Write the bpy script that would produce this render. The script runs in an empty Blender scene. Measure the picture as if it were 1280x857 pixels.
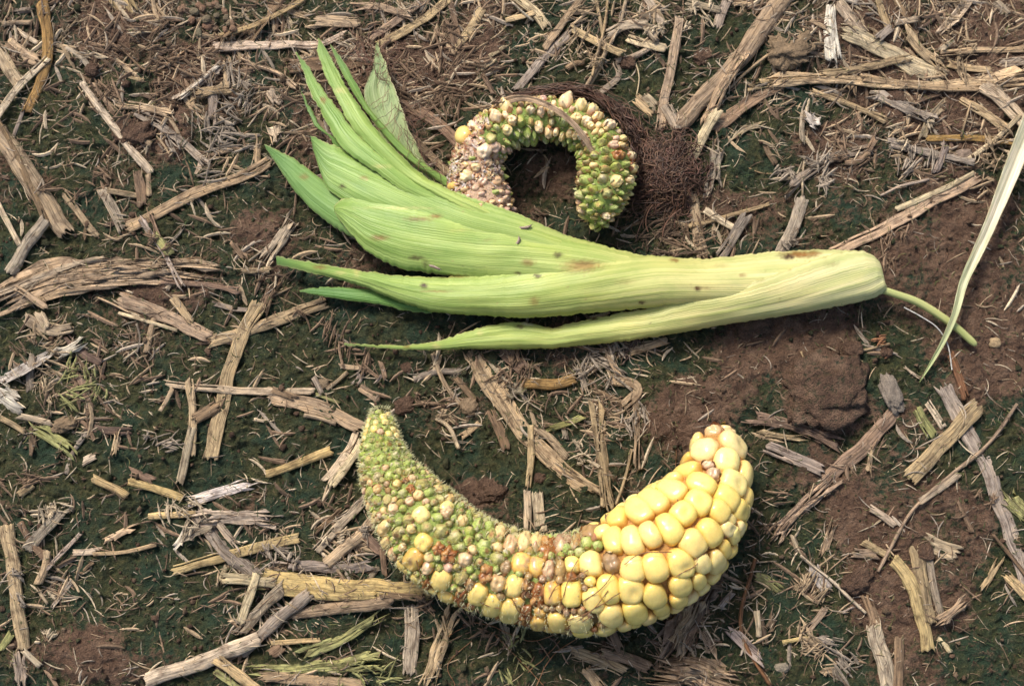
import bpy, math, random
import numpy as np
from mathutils import Vector
random.seed(7); RNG = np.random.default_rng(11)
R_ = math.radians
U = 0.00033                      # metres per unit; the unit used below is one photo pixel on the ground (0.33 mm)
scene = bpy.context.scene
col = scene.collection

# ------------------------------------------------------------------ camera, world, sun, exposure
D = 1900.0; TILT = R_(9)
cam_d = bpy.data.cameras.new('camera'); cam = bpy.data.objects.new('camera', cam_d); col.objects.link(cam)
cam.location = (0, -D*math.sin(TILT)*U, D*math.cos(TILT)*U); cam.rotation_euler = (TILT, 0, 0)
cam_d.sensor_width = 36; cam_d.lens = 36*D/1280; cam_d.clip_start = 0.01; cam_d.clip_end = 200
cam_d.dof.use_dof = True; cam_d.dof.focus_distance = (D-35)*U; cam_d.dof.aperture_fstop = 11
scene.camera = cam
SUN_EL, SUN_AZ = R_(50), R_(-32)   # azimuth from +Y towards +X
w = bpy.data.worlds.new('World'); scene.world = w; w.use_nodes = True
nt = w.node_tree; bg = nt.nodes['Background']
sky = nt.nodes.new('ShaderNodeTexSky'); sky.sky_type = 'NISHITA'; sky.sun_disc = False
sky.sun_elevation = SUN_EL; sky.sun_rotation = SUN_AZ; sky.air_density = 1.0; sky.dust_density = 4.0; sky.ozone_density = 0.6
nt.links.new(sky.outputs[0], bg.inputs[0]); bg.inputs[1].default_value = 0.12
sd = bpy.data.lights.new('sun', 'SUN'); sun = bpy.data.objects.new('sun', sd); col.objects.link(sun)
sd.energy = 2.8; sd.angle = R_(15); sd.color = (1.0, 0.95, 0.87)
dirv = Vector((math.sin(SUN_AZ)*math.cos(SUN_EL), math.cos(SUN_AZ)*math.cos(SUN_EL), math.sin(SUN_EL)))
sun.rotation_euler = dirv.to_track_quat('Z', 'Y').to_euler()
sun.location = dirv*2
vs = scene.view_settings; vs.view_transform = 'Standard'; vs.look = 'None'; vs.gamma = 1; vs.use_curve_mapping = False
vs.exposure = 0.53

# ------------------------------------------------------------------ helpers
CAM = np.array([0, -D*math.sin(TILT), D*math.cos(TILT)])
FW = np.array([0, math.sin(TILT), -math.cos(TILT)]); UPV = np.array([0, math.cos(TILT), math.sin(TILT)]); RT = np.array([1., 0, 0])
def at(px, py, z=0.0):
    px = np.asarray(px, float); py = np.asarray(py, float); z = np.asarray(z, float)
    d = FW*D + (px[..., None]-640)*RT + (428.5-py[..., None])*UPV
    k = (z-CAM[2])/d[..., 2]
    return CAM + k[..., None]*d
def to_px(P):
    v = np.asarray(P)-CAM
    k = D/(v@FW)
    return np.stack([640+(v@RT)*k, 428.5-(v@UPV)*k], -1)

def lat_noise(x, y, seed=0):
    """2D gradient noise on numpy arrays, about -1..1"""
    xi = np.floor(x).astype(np.int64); yi = np.floor(y).astype(np.int64)
    xf = x-xi; yf = y-yi
    def g(ix, iy):
        h = (ix*374761393 + iy*668265263 + seed*974634777) & 0xffffffff
        h = ((h ^ (h >> 13))*1274126177) & 0xffffffff
        h = (h ^ (h >> 16)) & 0xffff
        a = h/65536.0*2*np.pi
        return np.cos(a), np.sin(a)
    u = xf*xf*xf*(xf*(xf*6-15)+10); v = yf*yf*yf*(yf*(yf*6-15)+10)
    out = 0
    for dx in (0, 1):
        for dy in (0, 1):
            gx, gy = g(xi+dx, yi+dy)
            wt = (u if dx else 1-u)*(v if dy else 1-v)
            out = out + wt*(gx*(xf-dx)+gy*(yf-dy))
    return out*1.5
def fbm(x, y, seed=0, octv=4, gain=0.5):
    s = 0; a = 1; n = 0
    for i in range(octv):
        s = s + a*lat_noise(x*2**i+i*17.3, y*2**i-i*9.1, seed+i); n += a; a *= gain
    return s/n

def mesh_np(name, V, F, smooth=True, attrs=None):
    """V Nx3 in units, F list/array of quads (or tris when 3 wide)"""
    V = np.asarray(V, np.float32)*U; F = np.asarray(F, np.int32)
    me = bpy.data.meshes.new(name)
    k = F.shape[1]
    me.vertices.add(len(V)); me.vertices.foreach_set('co', V.ravel())
    me.loops.add(F.size); me.loops.foreach_set('vertex_index', F.ravel())
    me.polygons.add(len(F)); me.polygons.foreach_set('loop_start', np.arange(0, F.size, k, dtype=np.int32))
    me.polygons.foreach_set('use_smooth', np.full(len(F), smooth))
    for an, arr in (attrs or {}).items():
        arr = np.asarray(arr, np.float32)
        if arr.shape[1] == 4:
            a = me.color_attributes.new(an, 'FLOAT_COLOR', 'POINT'); a.data.foreach_set('color', arr.ravel())
        else:
            a = me.attributes.new(an, 'FLOAT_VECTOR', 'POINT'); a.data.foreach_set('vector', arr.ravel())
    me.update(calc_edges=True); me.validate()
    return me
def link(name, me, mat, parent=None):
    o = bpy.data.objects.new(name, me); col.objects.link(o)
    if mat and me is not None and not me.materials: me.materials.append(mat)
    if parent is not None: o.parent = parent
    return o
def tag(o, label=None, cat=None, group=None, kind=None):
    if label: o['label'] = label
    if cat: o['category'] = cat
    if group: o['group'] = group
    if kind: o['kind'] = kind
    return o
def recentre(o):
    """move a top-level mesh's origin to its base centre"""
    me = o.data; n = len(me.vertices); a = np.empty(n*3, np.float32); me.vertices.foreach_get('co', a); a = a.reshape(-1, 3)
    c = np.array([(a[:, 0].min()+a[:, 0].max())/2, (a[:, 1].min()+a[:, 1].max())/2, a[:, 2].min()])
    me.vertices.foreach_set('co', (a-c).astype(np.float32).ravel()); o.location = c; me.update()
def rgba(c, n=None):
    c = np.asarray(c, float)
    if c.ndim == 1: c = np.tile(c, (n, 1))
    return np.concatenate([c, np.ones((len(c), 1))], 1)
def resample(pts, step=4.0, n=None, smooth=True):
    """Catmull-Rom through rows of pts (any number of columns); spacing measured on the first two"""
    P = np.asarray(pts, float)
    if len(P) < 2: return P
    if smooth and len(P) > 2:
        Q = np.vstack([2*P[0]-P[1], P, 2*P[-1]-P[-2]]); out = []
        for i in range(1, len(Q)-2):
            t = np.linspace(0, 1, 16, endpoint=False)[:, None]
            a, b, c, d = Q[i-1], Q[i], Q[i+1], Q[i+2]
            out.append(0.5*((2*b)+(-a+c)*t+(2*a-5*b+4*c-d)*t*t+(-a+3*b-3*c+d)*t**3))
        P = np.vstack(out+[P[-1:]])
    d = np.r_[0, np.cumsum(np.linalg.norm(np.diff(P[:, :2], axis=0), axis=1))]
    if n is None: n = max(3, int(d[-1]/step)+1)
    t = np.linspace(0, d[-1], n)
    return np.stack([np.interp(t, d, P[:, j]) for j in range(P.shape[1])], 1)

# ------------------------------------------------------------------ materials
def new_mat(name):
    m = bpy.data.materials.new(name); m.use_nodes = True
    return m, m.node_tree, m.node_tree.nodes['Principled BSDF']
def N(t, typ, **kw):
    n = t.nodes.new(typ)
    for k, v in kw.items():
        if k.startswith('i_'): n.inputs[k[2:].replace('_', ' ')].default_value = v
        else: setattr(n, k, v)
    return n
def noise(t, vec, scale, detail=3, rough=0.55):
    n = N(t, 'ShaderNodeTexNoise'); n.inputs['Scale'].default_value = scale; n.inputs['Detail'].default_value = detail
    n.inputs['Roughness'].default_value = rough; t.links.new(vec, n.inputs['Vector']); return n.outputs['Fac']
def ramp(t, fac, stops, interp='LINEAR'):
    r = N(t, 'ShaderNodeValToRGB'); r.color_ramp.interpolation = interp
    e = r.color_ramp.elements
    while len(e) < len(stops): e.new(0.5)
    for el, (p, c) in zip(e, stops):
        el.position = p; el.color = (*c, 1) if hasattr(c, '__len__') else (c, c, c, 1)
    t.links.new(fac, r.inputs[0]); return r.outputs[0]
def mixc(t, a, b, fac, blend='MIX'):
    m = N(t, 'ShaderNodeMix', data_type='RGBA', blend_type=blend)
    def put(sock, v):
        if hasattr(v, 'is_linked') or hasattr(v, 'links'): t.links.new(v, sock)
        elif hasattr(v, '__len__'): sock.default_value = (*v, 1)
        else: sock.default_value = v
    put(m.inputs[0], fac); put(m.inputs[6], a); put(m.inputs[7], b)
    return m.outputs[2]
def vscale(t, vec, s):
    m = N(t, 'ShaderNodeVectorMath', operation='MULTIPLY'); t.links.new(vec, m.inputs[0]); m.inputs[1].default_value = s; return m.outputs[0]
def bump(t, h, bsdf, dist, strength=1.0, prev=None):
    b = N(t, 'ShaderNodeBump'); b.inputs['Strength'].default_value = strength; b.inputs['Distance'].default_value = dist*U
    t.links.new(h, b.inputs['Height'])
    if prev is not None: t.links.new(prev, b.inputs['Normal'])
    t.links.new(b.outputs[0], bsdf.inputs['Normal']); return b.outputs[0]
def attr(t, name):
    a = N(t, 'ShaderNodeAttribute', attribute_name=name); return a

# dry straw: tint attribute times grain streaks running along each piece
M_straw, t, b = new_mat('dry_straw')
g = attr(t, 'grain').outputs['Vector']; tc = attr(t, 'tint').outputs['Color']
s1 = noise(t, vscale(t, g, (0.02, 0.55, 1)), 1.0, 4, 0.65)
s2 = noise(t, vscale(t, g, (0.05, 1.6, 1)), 1.0, 3)
bl = noise(t, vscale(t, g, (0.06, 0.12, 1)), 1.0, 4, 0.6)
sp = noise(t, vscale(t, g, (0.35, 0.6, 1)), 1.0, 3, 0.7)
c = mixc(t, tc, ramp(t, s1, [(0.34, 0.5), (0.48, 0.98), (0.62, 1.32)]), 1.0, 'MULTIPLY')
c = mixc(t, c, ramp(t, s2, [(0.36, 0.62), (0.55, 1.08)]), 0.8, 'MULTIPLY')
c = mixc(t, c, ramp(t, bl, [(0.34, (0.48, 0.44, 0.42)), (0.5, (1, 1, 1)), (0.66, (1.18, 1.12, 1.02))]), 0.9, 'MULTIPLY')
mud = noise(t, vscale(t, g, (0.05, 0.16, 1.7)), 1.0, 5, 0.7)
c = mixc(t, c, (0.115, 0.075, 0.048), ramp(t, mud, [(0.56, 0.0), (0.70, 0.5)]))
c = mixc(t, c, (0.07, 0.048, 0.034), ramp(t, sp, [(0.58, 0.0), (0.78, 0.5)]))
t.links.new(c, b.inputs['Base Color']); b.inputs['Roughness'].default_value = 0.72; b.inputs['Specular IOR Level'].default_value = 0.28
bm_ = N(t, 'ShaderNodeMath', operation='ADD'); t.links.new(s1, bm_.inputs[0]); t.links.new(s2, bm_.inputs[1])
bump(t, bm_.outputs[0], b, 2.2, 0.9)

# fibres and crumbs: plain tint with light variation
M_fibre, t, b = new_mat('fine_litter')
tc = attr(t, 'tint').outputs['Color']; tcn = N(t, 'ShaderNodeTexCoord').outputs['Object']
c = mixc(t, tc, ramp(t, noise(t, tcn, 900, 3), [(0.3, 0.6), (0.7, 1.25)]), 0.9, 'MULTIPLY')
t.links.new(c, b.inputs['Base Color']); b.inputs['Roughness'].default_value = 0.75; b.inputs['Specular IOR Level'].default_value = 0.25

# husk
def leaf_mat(name, vein=1.0, transl=0.22):
    m, t, b = new_mat(name)
    g = attr(t, 'grain').outputs['Vector']; tc = attr(t, 'tint').outputs['Color']
    v1 = noise(t, vscale(t, g, (0.004, 0.62, 1)), 1.0, 2, 0.5)
    v2 = noise(t, vscale(t, g, (0.006, 0.16, 1)), 1.0, 2, 0.5)
    bl = noise(t, vscale(t, g, (0.02, 0.05, 1)), 1.0, 4, 0.6)
    fn = noise(t, vscale(t, g, (0.16, 0.22, 1)), 1.0, 5, 0.7)
    c = mixc(t, tc, ramp(t, v1, [(0.36, (0.88, 0.92, 0.82)), (0.50, (1, 1, 1)), (0.62, (1.10, 1.07, 1.14))]), vein, 'MULTIPLY')
    c = mixc(t, c, ramp(t, v2, [(0.38, (0.86, 0.9, 0.8)), (0.6, (1.1, 1.08, 1.12))]), vein, 'MULTIPLY')
    c = mixc(t, c, ramp(t, bl, [(0.3, (0.80, 0.88, 0.8)), (0.5, (1, 1, 1)), (0.7, (1.14, 1.08, 1.04))]), 0.9, 'MULTIPLY')
    c = mixc(t, c, (0.28, 0.19, 0.07), ramp(t, fn, [(0.66, 0.0), (0.76, 0.42)]))
    t.links.new(c, b.inputs['Base Color']); b.inputs['Roughness'].default_value = 0.40; b.inputs['Specular IOR Level'].default_value = 0.4
    ad = N(t, 'ShaderNodeMath', operation='ADD'); t.links.new(v1, ad.inputs[0]); t.links.new(v2, ad.inputs[1])
    nrm = bump(t, ad.outputs[0], b, 1.5, 0.7)
    tr = N(t, 'ShaderNodeBsdfTranslucent'); t.links.new(c, tr.inputs[0]); t.links.new(nrm, tr.inputs['Normal'])
    mx = N(t, 'ShaderNodeMixShader'); mx.inputs[0].default_value = transl
    out = t.nodes['Material Output']; t.links.new(b.outputs[0], mx.inputs[1]); t.links.new(tr.outputs[0], mx.inputs[2]); t.links.new(mx.outputs[0], out.inputs[0])
    return m
M_husk = leaf_mat('green_husk'); M_blade = leaf_mat('pale_blade', 1.0, 0.25)

M_kernel, t, b = new_mat('corn_kernel')
tc = attr(t, 'tint').outputs['Color']; oc = N(t, 'ShaderNodeTexCoord').outputs['Object']
n1 = noise(t, oc, 420, 4, 0.6); n2 = noise(t, oc, 1800, 3, 0.6)
c = mixc(t, tc, ramp(t, n1, [(0.32, (0.92, 0.88, 0.80)), (0.5, (1, 1, 1)), (0.7, (1.05, 1.04, 1.06))]), 0.9, 'MULTIPLY')
c = mixc(t, c, ramp(t, n2, [(0.28, 0.86), (0.5, 1.02)]), 0.5, 'MULTIPLY')
t.links.new(c, b.inputs['Base Color']); b.inputs['Roughness'].default_value = 0.26; b.inputs['Specular IOR Level'].default_value = 0.5
b.inputs['Subsurface Weight'].default_value = 0.25; b.inputs['Subsurface Radius'].default_value = (1, 0.6, 0.25); b.inputs['Subsurface Scale'].default_value = 4*U
bump(t, n1, b, 0.8, 0.4)

M_floret, t, b = new_mat('undeveloped_kernel')
tc = attr(t, 'tint').outputs['Color']; oc = N(t, 'ShaderNodeTexCoord').outputs['Object']
n1 = noise(t, oc, 1300, 4, 0.65); n2 = noise(t, oc, 500, 3, 0.6)
c = mixc(t, tc, ramp(t, n1, [(0.3, (0.6, 0.62, 0.45)), (0.5, (1, 1, 1)), (0.72, (1.25, 1.2, 1.25))]), 0.9, 'MULTIPLY')
c = mixc(t, c, (0.26, 0.085, 0.035), ramp(t, n2, [(0.56, 0.0), (0.68, 0.62)]))
t.links.new(c, b.inputs['Base Color']); b.inputs['Roughness'].default_value = 0.5; b.inputs['Specular IOR Level'].default_value = 0.4
b.inputs['Subsurface Weight'].default_value = 0.15; b.inputs['Subsurface Radius'].default_value = (0.8, 1, 0.3); b.inputs['Subsurface Scale'].default_value = 2*U
bump(t, n1, b, 3.0, 0.8)

M_silk, t, b = new_mat('brown_silk')
tc = attr(t, 'tint').outputs['Color']; t.links.new(tc, b.inputs['Base Color']); b.inputs['Roughness'].default_value = 0.55

# soil: 'tint' carries wet clay / moss film cover painted by where each grows
M_soil, t, b = new_mat('mossy_clay_soil')
oc = N(t, 'ShaderNodeTexCoord').outputs['Object']
tc = attr(t, 'tint')
sx = N(t, 'ShaderNodeSeparateColor'); t.links.new(tc.outputs['Color'], sx.inputs[0])
nA = noise(t, oc, 130, 5, 0.6); nB = noise(t, oc, 420, 5, 0.65); nC = noise(t, oc, 1700, 4, 0.7); nD = noise(t, oc, 60, 4, 0.6)
moss = ramp(t, nB, [(0.25, (0.020, 0.027, 0.012)), (0.42, (0.042, 0.053, 0.020)), (0.56, (0.085, 0.084, 0.032)), (0.72, (0.16, 0.13, 0.06))])
moss = mixc(t, moss, (0.026, 0.062, 0.036), ramp(t, nD, [(0.45, 0.0), (0.62, 0.75)]))
clay = ramp(t, nA, [(0.25, (0.075, 0.042, 0.027)), (0.5, (0.185, 0.108, 0.068)), (0.75, (0.31, 0.20, 0.13))])
msk = N(t, 'ShaderNodeMath', operation='ADD'); t.links.new(sx.outputs[0], msk.inputs[0])
mm = N(t, 'ShaderNodeMath', operation='MULTIPLY_ADD'); t.links.new(nB, mm.inputs[0]); mm.inputs[1].default_value = 0.9; mm.inputs[2].default_value = -0.45
t.links.new(mm.outputs[0], msk.inputs[1])
c = mixc(t, moss, clay, ramp(t, msk.outputs[0], [(0.42, 0.0), (0.58, 1.0)]))
c = mixc(t, c, ramp(t, nC, [(0.3, 0.55), (0.52, 1.0), (0.72, 1.5)]), 0.9, 'MULTIPLY')
t.links.new(c, b.inputs['Base Color']); b.inputs['Roughness'].default_value = 0.62; b.inputs['Specular IOR Level'].default_value = 0.3
h = N(t, 'ShaderNodeMath', operation='MULTIPLY_ADD'); t.links.new(nC, h.inputs[0]); h.inputs[1].default_value = 0.45; t.links.new(nB, h.inputs[2])
bump(t, h.outputs[0], b, 16, 1.0)

M_clod, t, b = new_mat('soil_clod')
tc = attr(t, 'tint').outputs['Color']; oc = N(t, 'ShaderNodeTexCoord').outputs['Object']
n1 = noise(t, oc, 260, 5, 0.65); n2 = noise(t, oc, 1400, 4, 0.7)
c = mixc(t, tc, ramp(t, n1, [(0.3, 0.6), (0.55, 1.0), (0.75, 1.3)]), 1.0, 'MULTIPLY')
c = mixc(t, c, ramp(t, n2, [(0.3, 0.65), (0.6, 1.2)]), 0.8, 'MULTIPLY')
t.links.new(c, b.inputs['Base Color']); b.inputs['Roughness'].default_value = 0.88; b.inputs['Specular IOR Level'].default_value = 0.2
bump(t, n2, b, 4, 0.9)

# ------------------------------------------------------------------ ground
def axis(lo, hi, step, far):
    a = list(np.arange(lo, hi+0.1, step)); s = step; x = a[-1]; right = []
    while x < far: s *= 1.16; x += s; right.append(x)
    s = step; x = a[0]; left = []
    while x > -far: s *= 1.16; x -= s; left.append(x)
    return np.array(left[::-1]+a+right)
GX = axis(-760, 760, 2.0, 45000); GY = axis(-520, 560, 2.0, 45000)
SOIL = [(1035,485,62,55,1),(850,520,60,55,.9),(1000,400,120,42,.8),(1150,330,95,60,.6),(1240,450,70,50,.7),(105,820,62,38,.9),(1060,650,38,30,.7),
 (1105,745,42,50,.8),(1215,655,28,55,.8),(1180,620,30,20,.7),(330,285,55,35,.8),(690,260,10,10,.1),(1240,30,75,50,1),(1010,175,70,30,.5),(175,60,110,50,.6),
 (480,110,110,60,.5),(610,610,38,22,.7),(60,260,60,40,.4),(330,440,30,20,.6),(1060,190,60,40,.4),(180,170,50,25,.6),(950,440,60,30,.6),(1220,260,50,40,.4),
 (360,170,60,60,.4),(560,60,60,40,.4),(1180,740,50,40,.4),(1140,120,60,40,.5)]
MOSS = [(230,560,120,80),(170,700,120,80),(900,40,60,50),(820,110,70,40),(940,200,60,50),(620,560,110,50),(430,800,110,60),(1000,770,80,60),(700,95,50,40),
 (110,130,50,30),(80,560,80,70),(440,440,90,45),(720,520,80,60),(1240,560,60,50),(250,490,60,60),(250,240,60,30)]
BUMPS = [(130,470,70,45,-9),(70,500,45,30,14),(230,760,50,40,-7),(675,240,38,34,-16),(985,60,34,30,12),(1035,485,60,48,11),(105,820,60,36,9),(430,190,60,60,-4),
 (900,640,60,50,-5),(560,560,70,40,-5),(520,790,80,30,-6),(850,760,80,30,-5)]
def ground_fn(X, Y):
    P = to_px(np.stack([X, Y, np.zeros_like(X)], -1)) if X.ndim else None
    px, py = P[..., 0], P[..., 1]
    far = np.clip((np.maximum(np.abs(X)/900, np.abs(Y)/700)-1), 0, 40)
    wx = X+18*fbm(X/60, Y/60, 71, 3); wy = Y+18*fbm(X/60+9, Y/60, 72, 3)
    soil = 0.385+0.6*fbm(wx/130, wy/130, 5, 4)
    soil = soil+0.10*np.clip((py*-1+250)/250, -0.3, 1)+0.10*np.clip((px-950)/200, -0.3, 1)
    wpx, wpy = px+(wx-X), py-(wy-Y)
    for (a, c, rx, ry, s) in SOIL:
        q = ((wpx-a)/rx)**2+((wpy-c)/ry)**2; soil = soil+s*0.42*np.exp(-q**2)
    for (a, c, rx, ry) in MOSS:
        q = ((wpx-a)/rx)**2+((wpy-c)/ry)**2; soil = soil-0.34*np.exp(-q)
    soil = np.clip(soil, 0, 1)
    h = 9*fbm(X/330, Y/330, 1, 2)+7*fbm(wx/95, wy/95, 2, 2)+5.5*fbm(wx/34, wy/34, 3, 3)
    rough = fbm(X/11, Y/11, 4, 3)
    cl = 1-np.abs(fbm(wx/20, wy/20, 8, 2))*2.6          # crumbly ridges
    sm = np.clip((soil-0.45)*4, 0, 1)
    h = h*1.15+(1-0.3*sm)*(4.6*rough+3.0*cl)+sm*3.5+1.7*lat_noise(X/5, Y/5, 14)+1.2*lat_noise(X/2.9, Y/2.9, 15)
    for (a, c, rx, ry, s) in BUMPS:
        q = ((px-a)/rx)**2+((py-c)/ry)**2; h = h+s*np.exp(-q)
    h = h*np.where(far > 3, 0.6, 1)-6
    return h, soil
gx, gy = np.meshgrid(GX, GY)
GH, GS = ground_fn(gx, gy)
V = np.stack([gx, gy, GH], -1).reshape(-1, 3); nx, ny = len(GX), len(GY)
idx = np.arange(nx*ny).reshape(ny, nx)
F = np.stack([idx[:-1, :-1], idx[:-1, 1:], idx[1:, 1:], idx[1:, :-1]], -1).reshape(-1, 4)
tint = np.stack([GS, GS*0, GS*0], -1).reshape(-1, 3)
me = mesh_np('ground', V, F, True, {'tint': rgba(tint)})
tag(link('ground', me, M_soil), kind='structure')

# height map (pile surface) on a regular grid, used to rest every piece on what is below it
HX0, HY0, HS = -900.0, -660.0, 2.0
hx = np.arange(HX0, 900, HS); hy = np.arange(HY0, 700, HS)
HG, _ = ground_fn(*np.meshgrid(hx, hy)); H = HG.copy()
def hidx(P):
    i = np.clip(((P[..., 1]-HY0)/HS).round().astype(int), 0, H.shape[0]-1); j = np.clip(((P[..., 0]-HX0)/HS).round().astype(int), 0, H.shape[1]-1)
    return i, j
def hs(P): return H[hidx(P)]

# ------------------------------------------------------------------ tints
T = dict(olive=(0.17,0.165,0.065), dgreen=(0.07,0.10,0.035), umber=(0.17,0.115,0.075), pale=(0.52,0.415,0.28), tan=(0.41,0.30,0.185), grey=(0.35,0.285,0.215), brown=(0.225,0.15,0.095), yellow=(0.47,0.345,0.165),
         white=(0.55,0.49,0.40), dark=(0.135,0.092,0.062), mossy=(0.30,0.29,0.12), amber=(0.33,0.20,0.075), red=(0.25,0.12,0.06))
TW = dict(pale='pale straw-coloured', tan='tan', grey='grey weathered', brown='brown', yellow='yellowish', white='whitish', dark='dark brown', mossy='moss-tinged', amber='amber', red='reddish brown')

def sheet_solid(Gt, th, keep, zdir=None):
    """Gt (n,m,3) top grid -> closed shell with thickness th; keep (n-1,m-1) marks the faces kept"""
    n, m = Gt.shape[:2]
    top = Gt.reshape(-1, 3); bot = top.copy(); bot[:, 2] -= (th if np.isscalar(th) else np.asarray(th).reshape(-1))
    idx = np.arange(n*m).reshape(n, m)
    q = np.stack([idx[:-1, :-1], idx[:-1, 1:], idx[1:, 1:], idx[1:, :-1]], -1)[keep]
    F = [q, q[:, ::-1]+n*m]
    e = np.concatenate([q[:, [0, 1]], q[:, [1, 2]], q[:, [2, 3]], q[:, [3, 0]]])
    key = np.minimum(e[:, 0], e[:, 1]).astype(np.int64)*(n*m)+np.maximum(e[:, 0], e[:, 1])
    u, inv, cnt = np.unique(key, return_inverse=True, return_counts=True)
    eb = e[cnt[inv] == 1]
    F.append(np.stack([eb[:, 1], eb[:, 0], eb[:, 0]+n*m, eb[:, 1]+n*m], 1))
    return np.vstack([top, bot]), np.vstack(F)
def compact(V, F, attrs):
    used = np.unique(F); mp = -np.ones(len(V), int); mp[used] = np.arange(len(used))
    return V[used], mp[F], {k: a[used] for k, a in attrs.items()}

PIECES = []      # (object, px centre, length, width, tint key, style, angle) for labelling
def piece(path, width, style='plank', tint='tan', taper=(1, 1), zoff=0.0, zs=None, name=None, register=True, seed=None):
    rs = np.random.default_rng(len(PIECES)*13+5 if seed is None else seed)
    P2 = resample(path, 3.6); n = len(P2)
    L = np.linalg.norm(np.diff(P2, axis=0), axis=1).sum()
    m = int(np.clip(width/1.5, 4, 16)) if style != 'twig' else 5
    if style == 'fibre': m = int(np.clip(width/1.2, 6, 26))
    tt = np.linspace(0, 1, n)
    ground = at(P2[:, 0], P2[:, 1], 0.0)
    tan = np.gradient(ground, axis=0); tan[:, 2] = 0; tan /= np.linalg.norm(tan, axis=1)[:, None]
    side = np.stack([-tan[:, 1], tan[:, 0], 0*tan[:, 0]], 1)
    seedo = rs.uniform(0, 500)
    wob = lat_noise(tt*L/40, np.full(n, seedo), 3)*width*0.13+rs.normal(0, 1)*L*0.014*np.sin(tt*math.pi)
    hw = width/2*(1+0.16*lat_noise(tt*L/22, np.full(n, seedo+3), 5))*np.interp(tt, [0, 1], taper)
    v = np.linspace(-1, 1, m)
    # resting height
    if zs is None:
        offs = np.array([-0.6, -0.2, 0.2, 0.6])
        S = np.stack([hs(ground+side*(o*hw)[:, None]) for o in offs], 1)
        z = np.quantile(S, 0.6, axis=1)
        k = 9
        zp = np.pad(z, k, mode='edge'); zm = np.array([zp[i:i+2*k+1].max() for i in range(n)])
        kk = max(5, n//3); zp = np.pad(zm, kk, mode='edge'); z = np.array([zp[i:i+2*kk+1].mean() for i in range(n)])
        z = z-0.8+zoff
    else: z = np.interp(tt, np.linspace(0, 1, len(zs)), zs)
    lane = rs.normal(0, 1, m); lane2 = rs.normal(0, 1, m)
    if style == 'tube':
        ph = v*R_(100); lat = np.sin(ph)/1.0; zc = np.cos(ph)*0.62*width/2+0.2*width/2; th = 1.2
        groove = 0.12*lane
    elif style == 'twig':
        ph = v*math.pi; lat = np.sin(ph*0.999); zc = np.cos(ph)*width/2+width/2; th = 0.3; groove = 0*lane
    elif style == 'leaf':
        k = rs.choice([-1, 1])*0.22; lat = v; zc = k*width*(0.5-v**2)+1; th = 0.8; groove = 0.15*lane
    elif style == 'fibre':
        lat = v+0.04*lane; zc = 0.10*width*(1-v**2)+1.5; th = 1.6; groove = (0.5 if width < 20 else 1.0)*lane
    else:
        k = rs.uniform(-0.05, 0.16); lat = v; zc = k*width*(1-v**2)+1.6; th = float(np.clip(width*0.16, 1.4, 3.2)); groove = (0.22 if width < 20 else 0.5)*lane
    tw = np.interp(tt, [0, 0.5, 1], rs.normal(0, {'plank': .10, 'leaf': .5, 'fibre': .15, 'tube': .04, 'twig': 0}[style], 3))
    C = ground.copy(); C[:, 2] = z
    jag = {'plank': 0.42, 'tube': 0.30, 'leaf': 0.9, 'fibre': 1.5, 'twig': 0.0}[style]*width
    sl = rs.normal(0, 0.35)                                    # slanted break
    j0 = (lane*0.35+sl*v)*jag; j1 = (lane2*0.35-sl*v)*jag
    if style == 'fibre': j0 = rs.uniform(-0.5, 2.6, m)*jag*0.5; j1 = -rs.uniform(-0.5, 2.6, m)*jag*0.5
    lim = 0.3*L; j0 = np.clip(j0, -lim*.5, lim); j1 = np.clip(j1, -lim, lim*.5)
    al = tt*L
    al2 = j0[None]+(al[:, None]/L)*(L+j1-j0)[None]           # lane-wise length
    def interp_path(A): return np.stack([np.interp(al2.ravel(), al, A[:, j]) for j in range(A.shape[1])], 1).reshape(n, m, -1)
    Cc = interp_path(C); Sd = interp_path(side)
    # extrapolate past the ends
    over0 = np.minimum(al2, 0); over1 = np.maximum(al2-L, 0)
    Cc = Cc+over0[..., None]*tan[0]+over1[..., None]*tan[-1]
    spread = 0
    if style == 'fibre':
        e = np.clip((np.abs(tt-0.5)-0.28)/0.22, 0, 1)**1.5
        spread = e[:, None]*(0.5*v+0.35*lane)[None]*(width*0.35 if width < 20 else 3.0)
    latm = lat[None]*hw[:, None]+spread+wob[:, None]
    zz = zc[None]*np.interp(tt, [0, 1], taper)[:, None]+groove[None]+latm*np.sin(tw)[:, None]
    if style == 'fibre': zz = zz+0.9*lat_noise(tt[:, None]*L/14+seedo, np.tile(np.arange(m)*1.7, (n, 1)), 9)+1.5*e[:, None]*np.abs(lane2)[None]
    if style == 'plank': zz = zz+0.35*lat_noise(tt[:, None]*L/9+seedo, np.tile(np.arange(m)*0.9, (n, 1)), 9)
    G = Cc+Sd*latm[..., None]; G[..., 2] = Cc[..., 2]+zz
    keep = np.ones((n-1, m-1), bool)
    if style in ('plank', 'fibre', 'leaf') and n > 8:
        for _ in range({'plank': 1 if rs.random() < .55 and width > 7 else 0, 'leaf': 0, 'fibre': m//3 if width < 20 else m//4}[style]):
            j = rs.integers(1, m-2) if m > 3 else 1
            ln = int(n*(rs.uniform(0.12, 0.42) if width < 20 else rs.uniform(0.05, 0.16)))
            if rs.random() < 0.5: keep[:ln, j] = False
            else: keep[n-1-ln:, j] = False
    V, F = sheet_solid(G, th, keep)
    s = np.tile(al2.reshape(-1), 2); vv = np.tile((lat[None]*hw[:, None]).reshape(-1), 2)
    grain = np.stack([s, vv, np.full(len(s), seedo)], 1)
    base = np.array(T[tint] if isinstance(tint, str) else tint)*rs.uniform(0.72, 1.25)*np.array([1, rs.uniform(.96, 1.02), rs.uniform(.88, 1.08)])
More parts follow.
